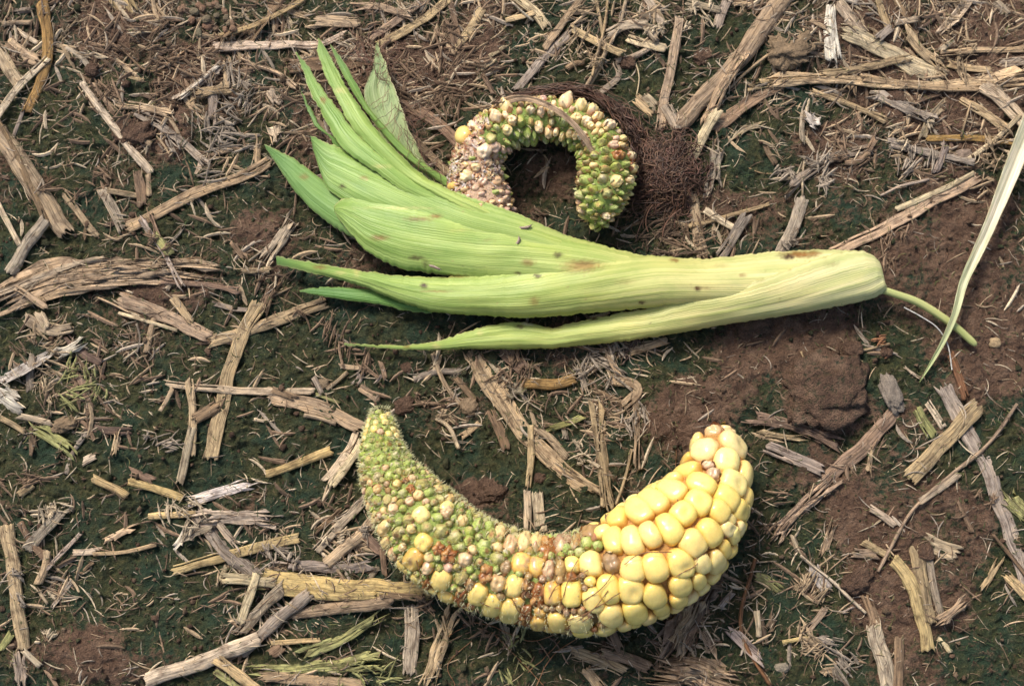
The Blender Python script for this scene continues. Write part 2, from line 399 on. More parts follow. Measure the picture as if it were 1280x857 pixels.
    tc = np.tile(base, (len(V), 1)); tc[n*m:] *= 0.9
    if style == 'tube' and L > 60:                            # node ring colour
        a0 = rs.uniform(0.3, 0.7)*L; tc *= (1-0.45*np.exp(-((s-a0)/2.5)**2))[:, None]
    V, F, at_ = compact(V, F, {'tint': rgba(tc), 'grain': grain})
    nm = name or {'plank': 'stalk_strip', 'tube': 'stalk_piece', 'leaf': 'dry_leaf', 'fibre': 'frayed_stalk', 'twig': 'twig'}[style]
    o = link(nm, mesh_np(nm, V, F, True, at_), M_straw)
    if zs is None:
        tp = G.reshape(-1, 3); i, j = hidx(tp); np.maximum.at(H, (i, j), tp[:, 2])
        tp2 = tp+np.array([1.5, 1.5, 0]); i, j = hidx(tp2); np.maximum.at(H, (i, j), tp[:, 2]-0.5)
    recentre(o)
    if register:
        a = math.degrees(math.atan2(-(P2[-1, 1]-P2[0, 1]), P2[-1, 0]-P2[0, 0])) % 180
        PIECES.append([o, P2[n//2], L, width, tint, style, a, P2])
    return o

# ------------------------------------------------------------------ fine litter (uncountable)
def fibres(name, n, dens, Lr, wr, tints, curl=0.25, zup=1.2, label=None, flat=0.5):
    n = int(n*1.35)
    """many small triangular-section shreds in one mesh"""
    seg = 6; V = []; F = []; TC = []
    cnt = 0; out = []
    while cnt < n:
        px = RNG.uniform(-240, 1520, 4000); py = RNG.uniform(-220, 1080, 4000)
        ok = RNG.random(4000) < dens(px, py); px, py = px[ok], py[ok]
        out.append(np.stack([px, py], 1)); cnt += len(px)
    P = np.vstack(out)[:n]
    g = at(P[:, 0], P[:, 1], 0.0)
    L = np.exp(RNG.uniform(np.log(Lr[0]), np.log(Lr[1]), n)); W = RNG.uniform(wr[0], wr[1], n)*np.clip((L/20), 0.7, 1.6)
    # local flow gives clumps a shared direction
    fl = fbm(g[:, 0]/120, g[:, 1]/120, 33, 2)*3.0; ang = np.where(RNG.random(n) < 0.35, fl, RNG.uniform(0, np.pi, n))+RNG.normal(0, .2, n)
    tt = np.linspace(-0.5, 0.5, seg); cv = RNG.normal(0, curl, n)
    a = ang[:, None]+cv[:, None]*tt[None]*4
    dx = np.cos(a)*(L/(seg-1))[:, None]; dy = np.sin(a)*(L/(seg-1))[:, None]
    X = g[:, 0][:, None]+np.cumsum(dx, 1)-dx.sum(1)[:, None]/2; Y = g[:, 1][:, None]+np.cumsum(dy, 1)-dy.sum(1)[:, None]/2
    Z = hs(np.stack([X, Y, X*0], -1))
    Zm = Z.copy()
    for _ in range(2): Zm[:, 1:-1] = (Zm[:, :-2]+Zm[:, 1:-1]+Zm[:, 2:])/3
    Z = np.maximum(Zm, Z*0.5+Zm*0.5)+RNG.uniform(0, zup, n)[:, None]+RNG.normal(0, 1.2, n)[:, None]*tt[None]*2
    C = np.stack([X, Y, Z], -1); side = np.stack([-np.sin(a), np.cos(a), 0*a], -1)
    wp = W[:, None]*(1-0.75*(np.abs(tt)*2)**4)[None]/2
    up = np.array([0, 0, 1.])
    v0 = C+side*wp[..., None]; v1 = C-side*wp[..., None]; v2 = C+up*(wp*flat*2)[..., None]
    VV = np.stack([v0, v2, v1], 2)                      # n,seg,3,3
    base = (np.arange(n)*seg*3)[:, None, None]+(np.arange(seg-1)*3)[None, :, None]
    k = np.arange(3)[None, None]; k2 = (k+1) % 3
    FF = np.stack([base+k, base+k2, base+3+k2, base+3+k], -1).reshape(-1, 4)
    tl = np.array([T[x] for x in tints]); ti = RNG.integers(0, len(tl), n)
    tcv = tl[ti]*RNG.uniform(0.6, 1.25, n)[:, None]
    TCv = np.repeat(tcv, seg*3, axis=0)
    me = mesh_np(name, VV.reshape(-1, 3), FF, False, {'tint': rgba(TCv)})
    o = link(name, me, M_fibre); tag(o, label, 'straw litter', kind='stuff'); return o
def g2(px, py, a, c, rx, ry): return np.exp(-(((px-a)/rx)**2+((py-c)/ry)**2))
def dens_main(px, py):
    d = 0.16+0.55*np.clip(1-py/230, 0, 1)+0*px
    d = d+0.35*g2(px, py, 340, 120, 260, 130)+0.45*g2(px, py, 100, 470, 110, 90)+0.35*g2(px, py, 300, 330, 120, 60)+0.5*g2(px, py, 750, 500, 90, 90)
    d = d+0.35*g2(px, py, 80, 700, 80, 80)+0.5*g2(px, py, 380, 740, 130, 80)+0.6*g2(px, py, 850, 790, 80, 60)+0.5*g2(px, py, 1000, 740, 70, 70)+0.45*g2(px, py, 1060, 180, 140, 60)
    d = d+0.4*g2(px, py, 600, 470, 120, 40)+0.4*g2(px, py, 850, 280, 70, 50)+0.3*g2(px, py, 400, 660, 90, 50)
    for (a, c, rx, ry, s) in SOIL[:11]: d = d*(1-0.8*g2(px, py, a, c, rx*.8, ry*.8))
    for (a, c, rx, ry) in MOSS[:9]: d = d*(1-0.65*g2(px, py, a, c, rx*.6, ry*.6))
    cl = fbm(px/45, py/45, 55, 3)
    return np.clip(d*(0.55+1.6*np.clip(cl+0.15, 0, 1)), 0.012, 1)
fibres('straw_chaff', 6500, lambda x, y: np.clip(dens_main(x, y)**1.7*1.2, 0.004, 1), (7, 46), (1.0, 3.6), ['brown','grey','tan','umber','pale','umber','brown','tan'], 0.13, 2.0, 'fine shredded straw chaff strewn over the whole of the damp soil')

# ------------------------------------------------------------------ medium random pieces go under the traced ones
def add_random(n):
    k = 0
    while k < n:
        px, py = random.uniform(-10, 1290), random.uniform(-10, 867)
        if random.random() > float(dens_main(np.array([px]), np.array([py]))[0])*1.3: continue
        if 560 < px < 800 and 110 < py < 300: continue
        if 340 < px < 1100 and 300 < py < 430: continue
        L = math.exp(random.uniform(math.log(22), math.log(62))); wd = random.uniform(3.5, 9)*(0.7+L/100)
        a = random.uniform(0, math.pi); c = random.gauss(0, 0.12)*L
        dx, dy = math.cos(a)*L/2, math.sin(a)*L/2
        st = random.choice(['plank', 'plank', 'fibre', 'fibre', 'leaf', 'tube', 'twig'])
        if st == 'twig': wd = random.uniform(1.8, 3)
        tn = random.choice(['brown', 'grey', 'tan', 'brown', 'pale', 'dark', 'grey'])
        piece([(px-dx, py-dy), (px-dy/L*c, py+dx/L*c), (px+dx, py+dy)], wd, st, tn, zoff=random.uniform(-2.6, 0)); k += 1
add_random(110)

# ------------------------------------------------------------------ pieces traced from the photograph: path, width, form, colour, taper
TR = '''
-20,389 60,350 130,338 200,336 272,345|46|fibre|tan|1,.5
-15,375 80,338 140,322|12|fibre|grey|1,.6
200,352 260,358 305,366|6|fibre|brown
0,165 40,228 84,292|24|tube|tan|1,1
-8,140 30,205 60,280|8|plank|brown
54,4 56,70 32,140|15|plank|amber|1,.7
-15,48 28,108|17|plank|pale
8,52 46,76|16|plank|tan
0,30 40,27|7|plank|tan
15,32 45,52|6|plank|pale
60,73 30,108 -2,152|9|plank|pale
103,104 150,165 190,218|9|tube|pale|1,1.2
114,103 143,142|6|plank|tan
148,130 185,138 221,147|9|fibre|tan
168,140 215,168 262,208|10|fibre|grey
240,58 190,92 150,60|3|twig|brown
285,78 250,104 216,130|10|fibre|grey
274,84 225,126|4|fibre|white
142,-8 160,18|26|leaf|yellow
266,57 350,58 395,57 432,42|14|plank|pale|1,.5
300,52 322,25 345,-8|30|leaf|brown
275,47 330,26 380,-2|6|plank|yellow
395,27 448,28|15|plank|tan
463,46 505,18 545,-10|9|plank|tan
474,54 525,24 566,-8|11|plank|tan
360,82 420,78 462,73|19|plank|brown
420,62 470,70|20|fibre|grey
436,10 470,8 520,22|10|fibre|tan
498,126 540,150 580,185|15|plank|brown
510,165 560,215|9|plank|tan
262,96 266,130 262,165|11|fibre|grey
240,122 300,110|12|fibre|tan
336,112 348,130|13|plank|pale
338,150 347,175|16|fibre|pale
300,75 345,90 372,112|5|fibre|tan
128,238 142,262 155,288|13|plank|grey
134,239 187,247|8|plank|tan
173,214 177,258|12|plank|brown
186,218 187,245|7|plank|tan
162,286 200,266 240,245 300,222 338,203|14|plank|tan
60,276 36,306 14,341|16|tube|grey
80,241 122,295|9|plank|tan
-4,252 27,309|7|plank|pale
148,373 205,394 260,421|17|plank|tan
122,372 162,391|3|twig|tan
148,391 222,413|4|plank|pale
176,272 205,318 232,366|6|fibre|grey
190,268 212,328|4|fibre|brown
196,295 216,320|11|plank|mossy
217,373 240,402|10|plank|tan
262,428 330,408 408,376|15|plank|tan
373,267 350,298 326,334|15|fibre|grey
348,345 335,372 322,402|14|fibre|brown
292,340 345,338|7|fibre|tan
324,378 300,432 278,510 261,574|18|plank|tan
208,480 290,488 390,489|9|plank|pale
237,474 238,568|10|plank|tan
241,533 232,568 222,604|10|plank|pale
244,523 272,505|14|plank|brown
200,514 216,485|5|plank|tan
-4,478 25,462 58,446|16|leaf|white
-8,486 25,505|26|leaf|white
62,447 85,436 107,424|11|fibre|white
30,398 62,412 88,408|14|plank|pale
48,390 60,410|13|plank|pale
20,360 60,385|8|plank|tan
40,530 65,546 94,568|16|fibre|mossy
24,520 65,529|8|plank|pale
30,540 -5,520|7|plank|tan
115,597 158,619|10|tube|yellow
158,600 192,612 228,623|10|tube|yellow
160,588 192,600|10|plank|brown
228,628 270,616 322,602|13|fibre|white
103,577 118,569|10|plank|pale
25,618 42,604|10|tube|tan
332,592 372,579 414,562|11|tube|yellow|.9,1.1
408,601 430,572 447,544|15|plank|pale
414,607 452,555|10|plank|pale
338,494 395,508 453,534|19|plank|tan|1,.9
340,487 370,498|8|plank|brown
450,483 473,500|10|plank|tan
424,456 455,460|6|plank|tan
475,451 482,473|6|plank|brown
391,470 402,491|7|plank|grey
408,486 434,464|5|twig|tan
394,492 424,503|4|plank|mossy
380,518 420,529|6|twig|tan
213,713 290,692 373,672|12|plank|yellow
245,640 278,682 322,724|17|leaf|grey
260,640 300,690|9|fibre|grey
238,652 215,690|8|fibre|white
184,645 245,642|8|plank|yellow
240,648 300,645 354,650|16|fibre|grey
228,672 262,655|13|fibre|grey
327,722 400,731 470,736 538,737|25|tube|yellow|1,.9
350,738 412,744 470,743|10|plank|yellow
278,722 345,728|13|plank|pale
337,703 400,708 466,706|13|fibre|grey
362,767 430,755 492,750|18|tube|tan|.8,1
470,742 540,748|8|fibre|brown
302,815 345,780 389,741|15|tube|grey
298,792 320,768 355,735|14|plank|grey
300,778 314,745 322,716|11|plank|pale
180,852 250,828 325,798|18|tube|pale
270,822 322,862|13|plank|yellow
268,838 300,862|8|plank|mossy
395,688 428,656 462,618|11|plank|pale
408,704 440,676 470,646|15|tube|tan
452,664 478,690|12|leaf|brown
478,683 481,719|7|plank|brown
390,668 430,632|5|fibre|brown
515,755 514,800 512,843|18|plank|grey
573,752 552,802 533,860|15|fibre|tan
548,830 558,800 552,770|5|fibre|tan
370,821 410,805 440,792 484,765|14|fibre|mossy|1,.7
306,838 390,832 488,824|20|fibre|mossy|.5,1
330,846 390,848 455,862|20|plank|tan|.6,1
340,803 400,799|6|plank|yellow
338,818 352,806|14|plank|brown
10,656 18,720 29,812|18|tube|tan|1,.9
22,808 28,862|14|fibre|grey
30,812 52,832|7|plank|grey
0,812 14,792|9|plank|mossy
125,678 150,665 176,655|9|fibre|tan
90,690 126,687|8|plank|pale
116,692 160,689 195,680|5|plank|tan
58,712 100,666|5|plank|grey
34,686 76,640|13|plank|grey
62,760 88,725|5|leaf|grey
590,434 622,492 658,548 705,588 740,610|29|plank|tan|1.05,.55
700,582 740,606 780,640|9|fibre|tan|1,.4
613,512 634,560|13|plank|brown
664,530 660,608|8|plank|tan
658,612 660,662|9|plank|pale
672,614 678,664|14|plank|pale
745,502 752,565 760,640|15|fibre|tan
795,490 797,590|7|fibre|tan
790,560 782,590 770,630|4|twig|tan
715,443 741,496|10|fibre|grey
650,479 690,480 720,472|13|tube|amber
630,487 662,482|16|fibre|grey
625,434 655,462|16|plank|brown
670,533 690,550 708,571|11|leaf|tan
682,536 728,520|7|leaf|mossy
762,474 797,484 778,506|13|plank|tan
788,440 835,425|10|plank|tan
757,432 774,470|8|plank|tan
540,440 552,470 575,505|6|plank|tan
570,470 595,500|8|plank|brown
545,522 562,535 574,560|6|twig|pale
576,545 600,527|8|plank|tan
985,-12 931,56 847,158|25|tube|tan|1,.85
931,64 905,110 878,162|14|fibre|tan
849,24 838,88 824,162|12|plank|tan
975,105 935,128 892,160|16|plank|brown
1042,97 985,101 930,107|11|fibre|tan
912,-4 896,33|12|plank|grey
858,3 900,13|9|plank|pale
872,8 892,35|3|twig|pale
912,110 962,68|4|twig|tan
897,138 882,165 862,200|14|plank|pale
864,240 872,285 880,322|15|plank|tan
897,170 893,205 887,248|15|fibre|grey
860,283 905,270 962,254|5|plank|tan
880,262 922,288|9|plank|pale
934,268 918,292 898,322|13|plank|grey
1004,247 990,285 974,318|16|plank|grey
1007,195 1003,245|3|twig|pale
1040,316 1120,278 1222,221|15|plank|tan
1120,262 1170,240 1216,217|7|plank|pale
1004,139 1003,178|7|plank|pale
1008,140 1022,158|13|fibre|white
1038,10 1037,45 1041,76|16|plank|white|.8,1.3
1046,6 1075,44|14|plank|pale|1,1.1
1054,42 1110,66 1178,99|24|plank|pale|.8,1
1012,28 1032,38|6|plank|tan
1020,92 1075,86 1138,71|10|fibre|tan
952,102 1040,97 1130,104 1200,104 1292,94|14|fibre|tan|.8,1
1075,98 1180,110 1292,103|9|fibre|tan
1076,113 1120,128 1168,150|15|fibre|grey
1010,112 1060,128 1110,150|6|fibre|tan
1125,34 1150,62 1187,93|12|fibre|tan
1164,70 1225,64 1292,62|8|fibre|tan
1170,68 1196,48|7|fibre|grey
1094,-5 1100,20 1111,42|10|plank|tan
1115,32 1146,27|8|plank|pale
1095,52 1112,38|11|plank|grey
1185,80 1215,86 1240,89|9|plank|tan
1250,80 1292,76|12|plank|grey
1180,38 1198,16 1214,-6|14|leaf|pale
1225,110 1252,130 1280,157|18|plank|pale
1200,125 1230,142 1262,165|12|plank|tan
1160,172 1215,172 1268,179|8|plank|amber
1207,202 1240,178 1272,147|6|plank|pale
1103,175 1150,188 1222,208|11|fibre|grey
1168,217 1182,180|9|plank|grey
978,242 1010,216 1045,193 1098,182|12|fibre|grey
1040,200 1075,198 1102,160|9|fibre|brown
1200,172 1212,130|3|twig|tan
1245,190 1290,205|13|fibre|pale
1177,484 1225,590 1288,745|20|plank|grey
1222,506 1180,552 1136,600|20|plank|tan
1120,514 1080,556 1030,600|18|plank|brown
1045,596 1005,634 962,678|17|fibre|tan
1270,505 1235,556 1185,598 1140,640 1097,714|5|twig|tan
1147,628 1197,592|9|plank|pale
1186,440 1196,470 1206,498|10|plank|red
1158,503 1178,536|9|plank|pale
1144,512 1164,546|13|plank|mossy
958,558 992,570 1028,587|16|plank|grey
930,520 985,530 1052,556|14|fibre|brown
945,540 1010,548|7|fibre|tan
1087,634 1120,657|9|plank|pale
1066,690 1096,692|12|plank|tan
1078,677 1110,694|9|plank|tan
1158,676 1196,692|21|plank|pale
1115,699 1137,732 1160,812|16|tube|yellow
1142,686 1150,730 1163,778|16|plank|tan
1157,682 1176,772|9|plank|grey
1083,744 1096,780|13|plank|brown
1092,780 1112,862|19|plank|pale
1122,862 1124,795|11|plank|brown
1253,616 1290,652|20|fibre|mossy
1226,738 1252,692|8|fibre|tan
1258,718 1290,756|12|plank|yellow
1168,780 1210,748|11|fibre|tan
1046,646 1036,675 1026,702|9|fibre|tan
1016,708 1036,738|15|plank|white
1000,694 1040,725 1082,766|4|twig|pale
1007,790 1031,760|9|plank|tan
903,698 872,750 836,824|38|fibre|brown|.7,1
876,745 852,790 842,822|15|fibre|tan
814,828 865,838 930,858|36|fibre|tan
713,813 745,824 780,840|14|plank|tan
752,814 782,821 813,833|15|plank|brown
732,836 752,862|14|plank|tan
765,790 775,812|10|plank|brown
875,780 893,825|10|fibre|tan
945,698 930,785 962,856|5|twig|red
948,718 976,738|14|plank|mossy
946,764 950,796|8|tube|pale
914,788 952,824|13|leaf|grey
900,760 918,740|7|plank|grey
628,775 640,812|9|fibre|grey
978,802 1012,796|5|plank|yellow
712,42 680,72 646,112|11|plank|grey
728,-4 705,28 680,62|9|plank|tan
603,10 588,35 568,62|11|plank|tan
735,112 752,70 744,-4|5|twig|tan
732,110 768,42 784,-4|5|twig|tan
740,98 757,40 760,-4|4|twig|tan
742,122 773,96 768,76|8|plank|grey
770,76 800,68 824,52|7|plank|grey
758,46 782,34 810,32|12|plank|pale
714,38 745,52 778,70|10|plank|tan
808,36 821,52|12|plank|pale
784,48 832,62|11|plank|pale
646,-4 668,14 682,34|12|plank|pale
632,26 668,16|7|plank|tan
640,4 667,27|3|twig|white
602,86 616,74|10|plank|pale
796,122 818,140|14|plank|tan
806,118 820,134|12|plank|pale
832,133 846,164|14|plank|grey
560,26 572,60 562,2|7|leaf|brown
1030,-6 1072,4|10|plank|white
1245,0 1262,14|12|plank|grey
1008,460 1000,440|3|twig|tan
1052,434 1075,438 1112,430|4|twig|tan
1240,668 1288,730|5|twig|brown
1100,245 1125,232 1160,225|4|twig|grey
'''
for ln in TR.strip().splitlines():
    f = ln.split('|')
    path = [tuple(float(a) for a in p.split(',')) for p in f[0].split()]
    tp = tuple(float(a) for a in f[4].split(',')) if len(f) > 4 else (1, 1)
    piece(path, float(f[1]), f[2], f[3], tp)

fibres('fine_chaff', 14000, lambda x, y: np.clip(dens_main(x, y)**1.1, 0.07, 1), (3, 28), (0.35, 1.5), ['brown','umber','grey','tan','umber','grey','pale'], 0.3, 2.5, 'very fine brown straw threads and crumbled leaf bits covering the soil')
fibres('moss_threads', 9000, lambda x, y: 0.5+0*x, (3, 16), (0.5, 1.3), ['olive','dgreen','umber','dgreen','olive','dark'], 0.5, 2.5, 'tiny dark green and brown threads growing over the wet soil')
fibres('straw_dust', 4200, lambda x, y: np.clip(dens_main(x, y)*0.8+0.05, 0, 1), (4, 34), (0.5, 1.5), ['pale','tan','pale','brown','grey','tan'], 0.09, 1.0, 'thin pale straw threads and splinters lying on top of the litter')
def clumps(name, cl, label):
    """frayed tufts: shreds radiating around given points"""
    allV = []; allF = []; allT = []; base = 0
    for (cx, cy, r, n, tn) in cl:
        for i in range(n):
            if i % 9 == 0: am = RNG.uniform(0, np.pi); ox_, oy_ = RNG.normal(0, .55, 2)*r
            a = am+RNG.normal(0, .22 if RNG.random() < .75 else .9); L = np.exp(RNG.uniform(-1.3, 0.35))*min(r, 30)
            x0, y0 = cx+ox_+RNG.normal(0, .16)*r-math.cos(a)*L/2, cy+oy_+RNG.normal(0, .16)*r-math.sin(a)*L/2
            k = 7; tt = np.linspace(-0.5, 0.5, k); cv = RNG.normal(0, 0.35); aa = a+cv*tt
            pts = np.stack([x0+np.cumsum(np.cos(aa))*L/k, y0+np.cumsum(np.sin(aa))*L/k], 1)
            g = at(pts[:, 0], pts[:, 1], 0.0); z = hs(g).max()*0.5+hs(g)*0.5+RNG.uniform(0, 4)+RNG.normal(0, 2)*tt
            g[:, 2] = z+1; wd = RNG.uniform(0.3, 1.5)**1.3*(1-0.7*(2*np.abs(tt))**5)
            tn3 = np.gradient(g, axis=0); sd_ = np.stack([-tn3[:, 1], tn3[:, 0], 0*tn3[:, 0]], 1); sd_ /= np.linalg.norm(sd_, axis=1)[:, None]+1e-9
            ring = np.stack([g+sd_*wd[:, None], g+np.array([0, 0, 1.])*wd[:, None], g-sd_*wd[:, None]], 1).reshape(-1, 3)
            q = np.array([[base+3*s+j, base+3*s+(j+1) % 3, base+3*s+3+(j+1) % 3, base+3*s+3+j] for s in range(k-1) for j in range(3)])
            allV.append(ring); allF.append(q); base += len(ring)
            allT.append(np.tile(np.array(T[tn if tn != 'white' else 'pale'])*RNG.uniform(.45, 1.1), (len(ring), 1)))
    me = mesh_np(name, np.vstack(allV), np.vstack(allF), False, {'tint': rgba(np.vstack(allT))})
    tag(link(name, me, M_fibre), label, 'straw litter', kind='stuff')
clumps('shredded_straw', [(270,170,40,90,'grey'),(300,130,30,50,'grey'),(1035,205,26,50,'grey'),(1060,185,22,40,'brown'),(985,215,18,30,'grey'),(760,470,30,60,'grey'),(730,560,18,34,'white'),
  (790,520,20,30,'grey'),(200,75,38,90,'brown'),(480,120,50,120,'brown'),(560,90,40,80,'brown'),(100,470,30,50,'mossy'),(60,440,30,50,'tan'),(440,430,30,30,'brown'),(640,470,30,40,'brown'),
  (60,640,24,36,'white'),(200,560,24,26,'grey'),(1020,720,26,34,'tan'),(1010,790,34,50,'tan'),(1050,820,30,40,'grey'),(340,690,24,30,'grey'),(420,670,14,30,'white'),(230,640,30,40,'white'),
  (860,300,34,60,'brown'),(820,290,40,60,'dark'),(700,290,40,50,'dark'),(1150,200,26,36,'grey'),(1130,180,20,26,'white'),(730,50,40,50,'tan'),(820,40,14,40,'white'),(870,20,16,40,'white'),
  (600,790,30,40,'brown'),(540,760,20,30,'brown'),(880,720,40,50,'brown'),(950,650,34,40,'brown'),(470,660,18,20,'grey'),(560,520,14,20,'tan'),(520,500,12,24,'brown'),(400,420,30,26,'brown'),
  (1120,300,20,26,'brown'),(1100,330,18,20,'brown'),(990,300,14,24,'grey'),(200,300,18,26,'brown'),(120,210,30,40,'brown'),(40,600,26,30,'brown'),(1240,620,18,24,'brown'),(1100,430,16,20,'red'),
  (20,740,20,24,'grey'),(50,790,14,20,'white'),(460,850,40,40,'mossy'),(640,830,40,30,'mossy'),(1240,190,30,50,'tan'),(1200,60,40,50,'tan'),(150,120,30,40,'brown')],
  'frayed tufts of shredded straw fibre scattered among the stalks')

# ------------------------------------------------------------------ soil clods and small stones
def ico(sub):
    import bmesh
    bm = bmesh.new(); bmesh.ops.create_icosphere(bm, subdivisions=sub, radius=1)
    V = np.array([v.co[:] for v in bm.verts]); F = np.array([[v.index for v in f.verts] for f in bm.faces]); bm.free(); return V, F
ICO3 = ico(4); ICO2 = ico(2)
def clod(px, py, rx, ry, rz, tint, label, ang=0, seed=0, name='soil_clod', cat='clod', rough=0.22, group=None):
    V, F = ICO3; V = V.copy()
    n = fbm(V[:, 0]*1.3+seed*3.1+V[:, 2], V[:, 1]*1.3+V[:, 2]*0.7, seed, 3)+0.5*fbm(V[:, 0]*4+V[:, 2]*3, V[:, 1]*4+seed, seed+5, 2)
    V = np.sign(V)*np.abs(V)**0.8
    n = n+0.7*np.abs(fbm(V[:, 0]*2.2+seed, V[:, 1]*2.2+V[:, 2], seed+9, 2))-.2
    V = V*(1+rough*1.5*n)[:, None]*np.array([rx, ry, rz]); ca, sa = math.cos(ang), math.sin(ang)
    V = np.stack([V[:, 0]*ca-V[:, 1]*sa, V[:, 0]*sa+V[:, 1]*ca, V[:, 2]], 1)
    g = at(np.array([px]), np.array([py]), 0.0)[0]; z = hs(g[None])[0]
    V[:, 2] = V[:, 2]+0.9*lat_noise(V[:, 0]/3.5+seed, V[:, 1]/3.5, 31)*min(1, rx/12)+1.6*lat_noise(V[:, 0]/9+seed, V[:, 1]/9, 32)*min(1, rx/25)
    V = V+np.array([g[0], g[1], z+rz*0.12])
    soily = tint is cb and rx > 6
    me = mesh_np(name, V, F, True, {'tint': rgba((0.60 if rx > 25 else .72, 0, 0) if soily else tint, len(V))}); o = link(name, me, M_soil if soily else M_clod); recentre(o)
    tag(o, label, cat, group); return o
cb = (0.17, 0.10, 0.062); ct = (0.27, 0.19, 0.115); cg = (0.26, 0.215, 0.17)
clod(1033,488,52,44,14,cb,'large flat reddish brown clod of clay below the cut end of the husk',0.3,1,rough=.3,group='soil clods')
clod(985,64,28,21,7,ct,'tan crumbly clod to the right of the thick stalk at the top',0.2,2,rough=.55,group='soil clods')
clod(1114,492,12,27,9,cg,'grey elongated lump just right of the big flat clod',0.35,3,group='soil clods')
clod(1065,437,13,10,8,cb,'small brown clod below the cut end of the husk, above the big flat clod',0,4,group='soil clods')
clod(1108,440,9,7,6,cb,'small brown clod under the green stem of the husk',0,5,group='soil clods')
clod(1244,428,8,7,5,(0.42,0.3,0.17),'little tan pebble right of the tip of the green stem',0,6,'pebble','pebble',.1,'small stones')
clod(505,506,13,11,7,cb,'small brown crumb above the green tip of the long cob',0.4,7,group='soil clods')
clod(586,507,11,11,7,ct,'round tan crumb left of the broad curved stalk in the middle',0,8,group='soil clods')
clod(785,77,10,9,6,cb,'round brown crumb above the coiled cob, beside the long upright strip',0,9,group='soil clods')
clod(613,613,17,13,9,cb,'brown crumbly clod inside the bend of the long cob',0,10,rough=.35,group='soil clods')
clod(674,596,8,7,5,cb,'tiny brown crumb beside the broad curved stalk, inside the bend of the long cob',0,11,group='soil clods')
clod(80,530,16,9,7,ct,'tan crumb in the mossy hollow at the left edge',0.4,12,rough=.3,group='soil clods')
clod(880,68,14,11,7,cb,'angular brown clod left of the thick stalk at the top',0.6,13,group='soil clods')
clod(508,458,8,8,5,cb,'tiny square brown crumb just under the lower husk leaf tip',0.5,14,group='soil clods')
clod(404,479,7,8,5,(0.22,0.16,0.1),'tiny brown crumb between the level straw and the husk tips',0.5,15,group='soil clods')
clod(1028,800,7,6,5,(0.3,0.24,0.19),'small round greyish pebble in the tufts at the bottom right',0,17,'pebble','pebble',.12,'small stones')
clod(977,834,9,6,5,(0.3,0.25,0.18),'small flat grey-tan pebble near the bottom edge, right of the broad bottom stalk',0,18,'pebble','pebble',.15,'small stones')
clod(115,88,9,8,5,cb,'dark round crumb above the slim stem at the upper left',0,19,group='soil clods')
clod(170,168,24,14,8,cb,'broad brown clod right of the slim stem at the upper left',0.2,20,rough=.3,group='soil clods')
clod(1155,690,12,10,6,cb,'brown crumb above the upright stalk pieces at the lower right',0,21,group='soil clods')
clod(1072,725,20,12,7,cb,'low brown clod left of the upright stalk pieces at the lower right',0.7,22,rough=.35,group='soil clods')
clod(940,405,26,16,8,cb,'brown clod in the shade below the middle of the husk',0.2,23,rough=.3,group='soil clods')
clod(1205,175+20,14,9,6,(0.27,0.2,0.15),'grey-tan clod under the straw left of the pale blade',0.1,24,group='soil clods')
clod(1120,120,16,9,6,cb,'brown clod half buried under the crossing straws at upper right',0.1,25,group='soil clods')
# worm casts: a heap of pale rounded crumbs at the top left
kk = 0
for i in range(26):
    a = random.uniform(0, 6.28); r = math.sqrt(random.random())
    px, py = 262+42*r*math.cos(a), 24+22*r*math.sin(a)
    o = clod(px, py, random.uniform(3.5,7), random.uniform(3,5.5), random.uniform(3,5), (0.22*random.uniform(.8,1.2),0.155,0.10),
         'small rounded tan crumb in the heap left of the brown leaf at the top', random.uniform(0,3), 40+i, 'worm_cast', 'crumb', .15, 'heap of rounded crumbs near the top edge')
# loose crumbs, far too many to count
def crumbs(n):
    V0, F0 = ICO2; Vs = []; Fs = []; Ts = []
    px = RNG.uniform(-100, 1380, n); py = RNG.uniform(-90, 950, n); g = at(px, py, 0.0); z = HG[hidx(g)]; okk = hs(g)-z < 1.0
    nz = RNG.uniform(0.6, 1.3, (n, len(V0)))
    for i in np.nonzero(okk)[0]:
        i = int(i); r = RNG.gamma(1.6, 0.7)+0.6; s = RNG.uniform(0.6, 1.2, 3)*r
        Vs.append(V0*s*nz[i][:, None]+np.array([g[i, 0], g[i, 1], z[i]+r*0.2])); Fs.append(F0+(len(Vs)-1)*len(V0))
        c0 = np.array(random.choice([(0.11,0.07,0.045), (0.09,0.055,0.036), (0.05,0.05,0.025), (0.05,0.055,0.025), (0.16,0.11,0.07)]))*RNG.uniform(.6, 1.3); Ts.append(np.tile(c0, (len(V0), 1)))
    me = mesh_np('soil_crumbs', np.vstack(Vs), np.vstack(Fs), True, {'tint': rgba(np.vstack(Ts))})
    tag(link('soil_crumbs', me, M_clod), 'loose crumbs of brown and mossy soil scattered over the ground', 'soil', kind='stuff')
crumbs(7000)

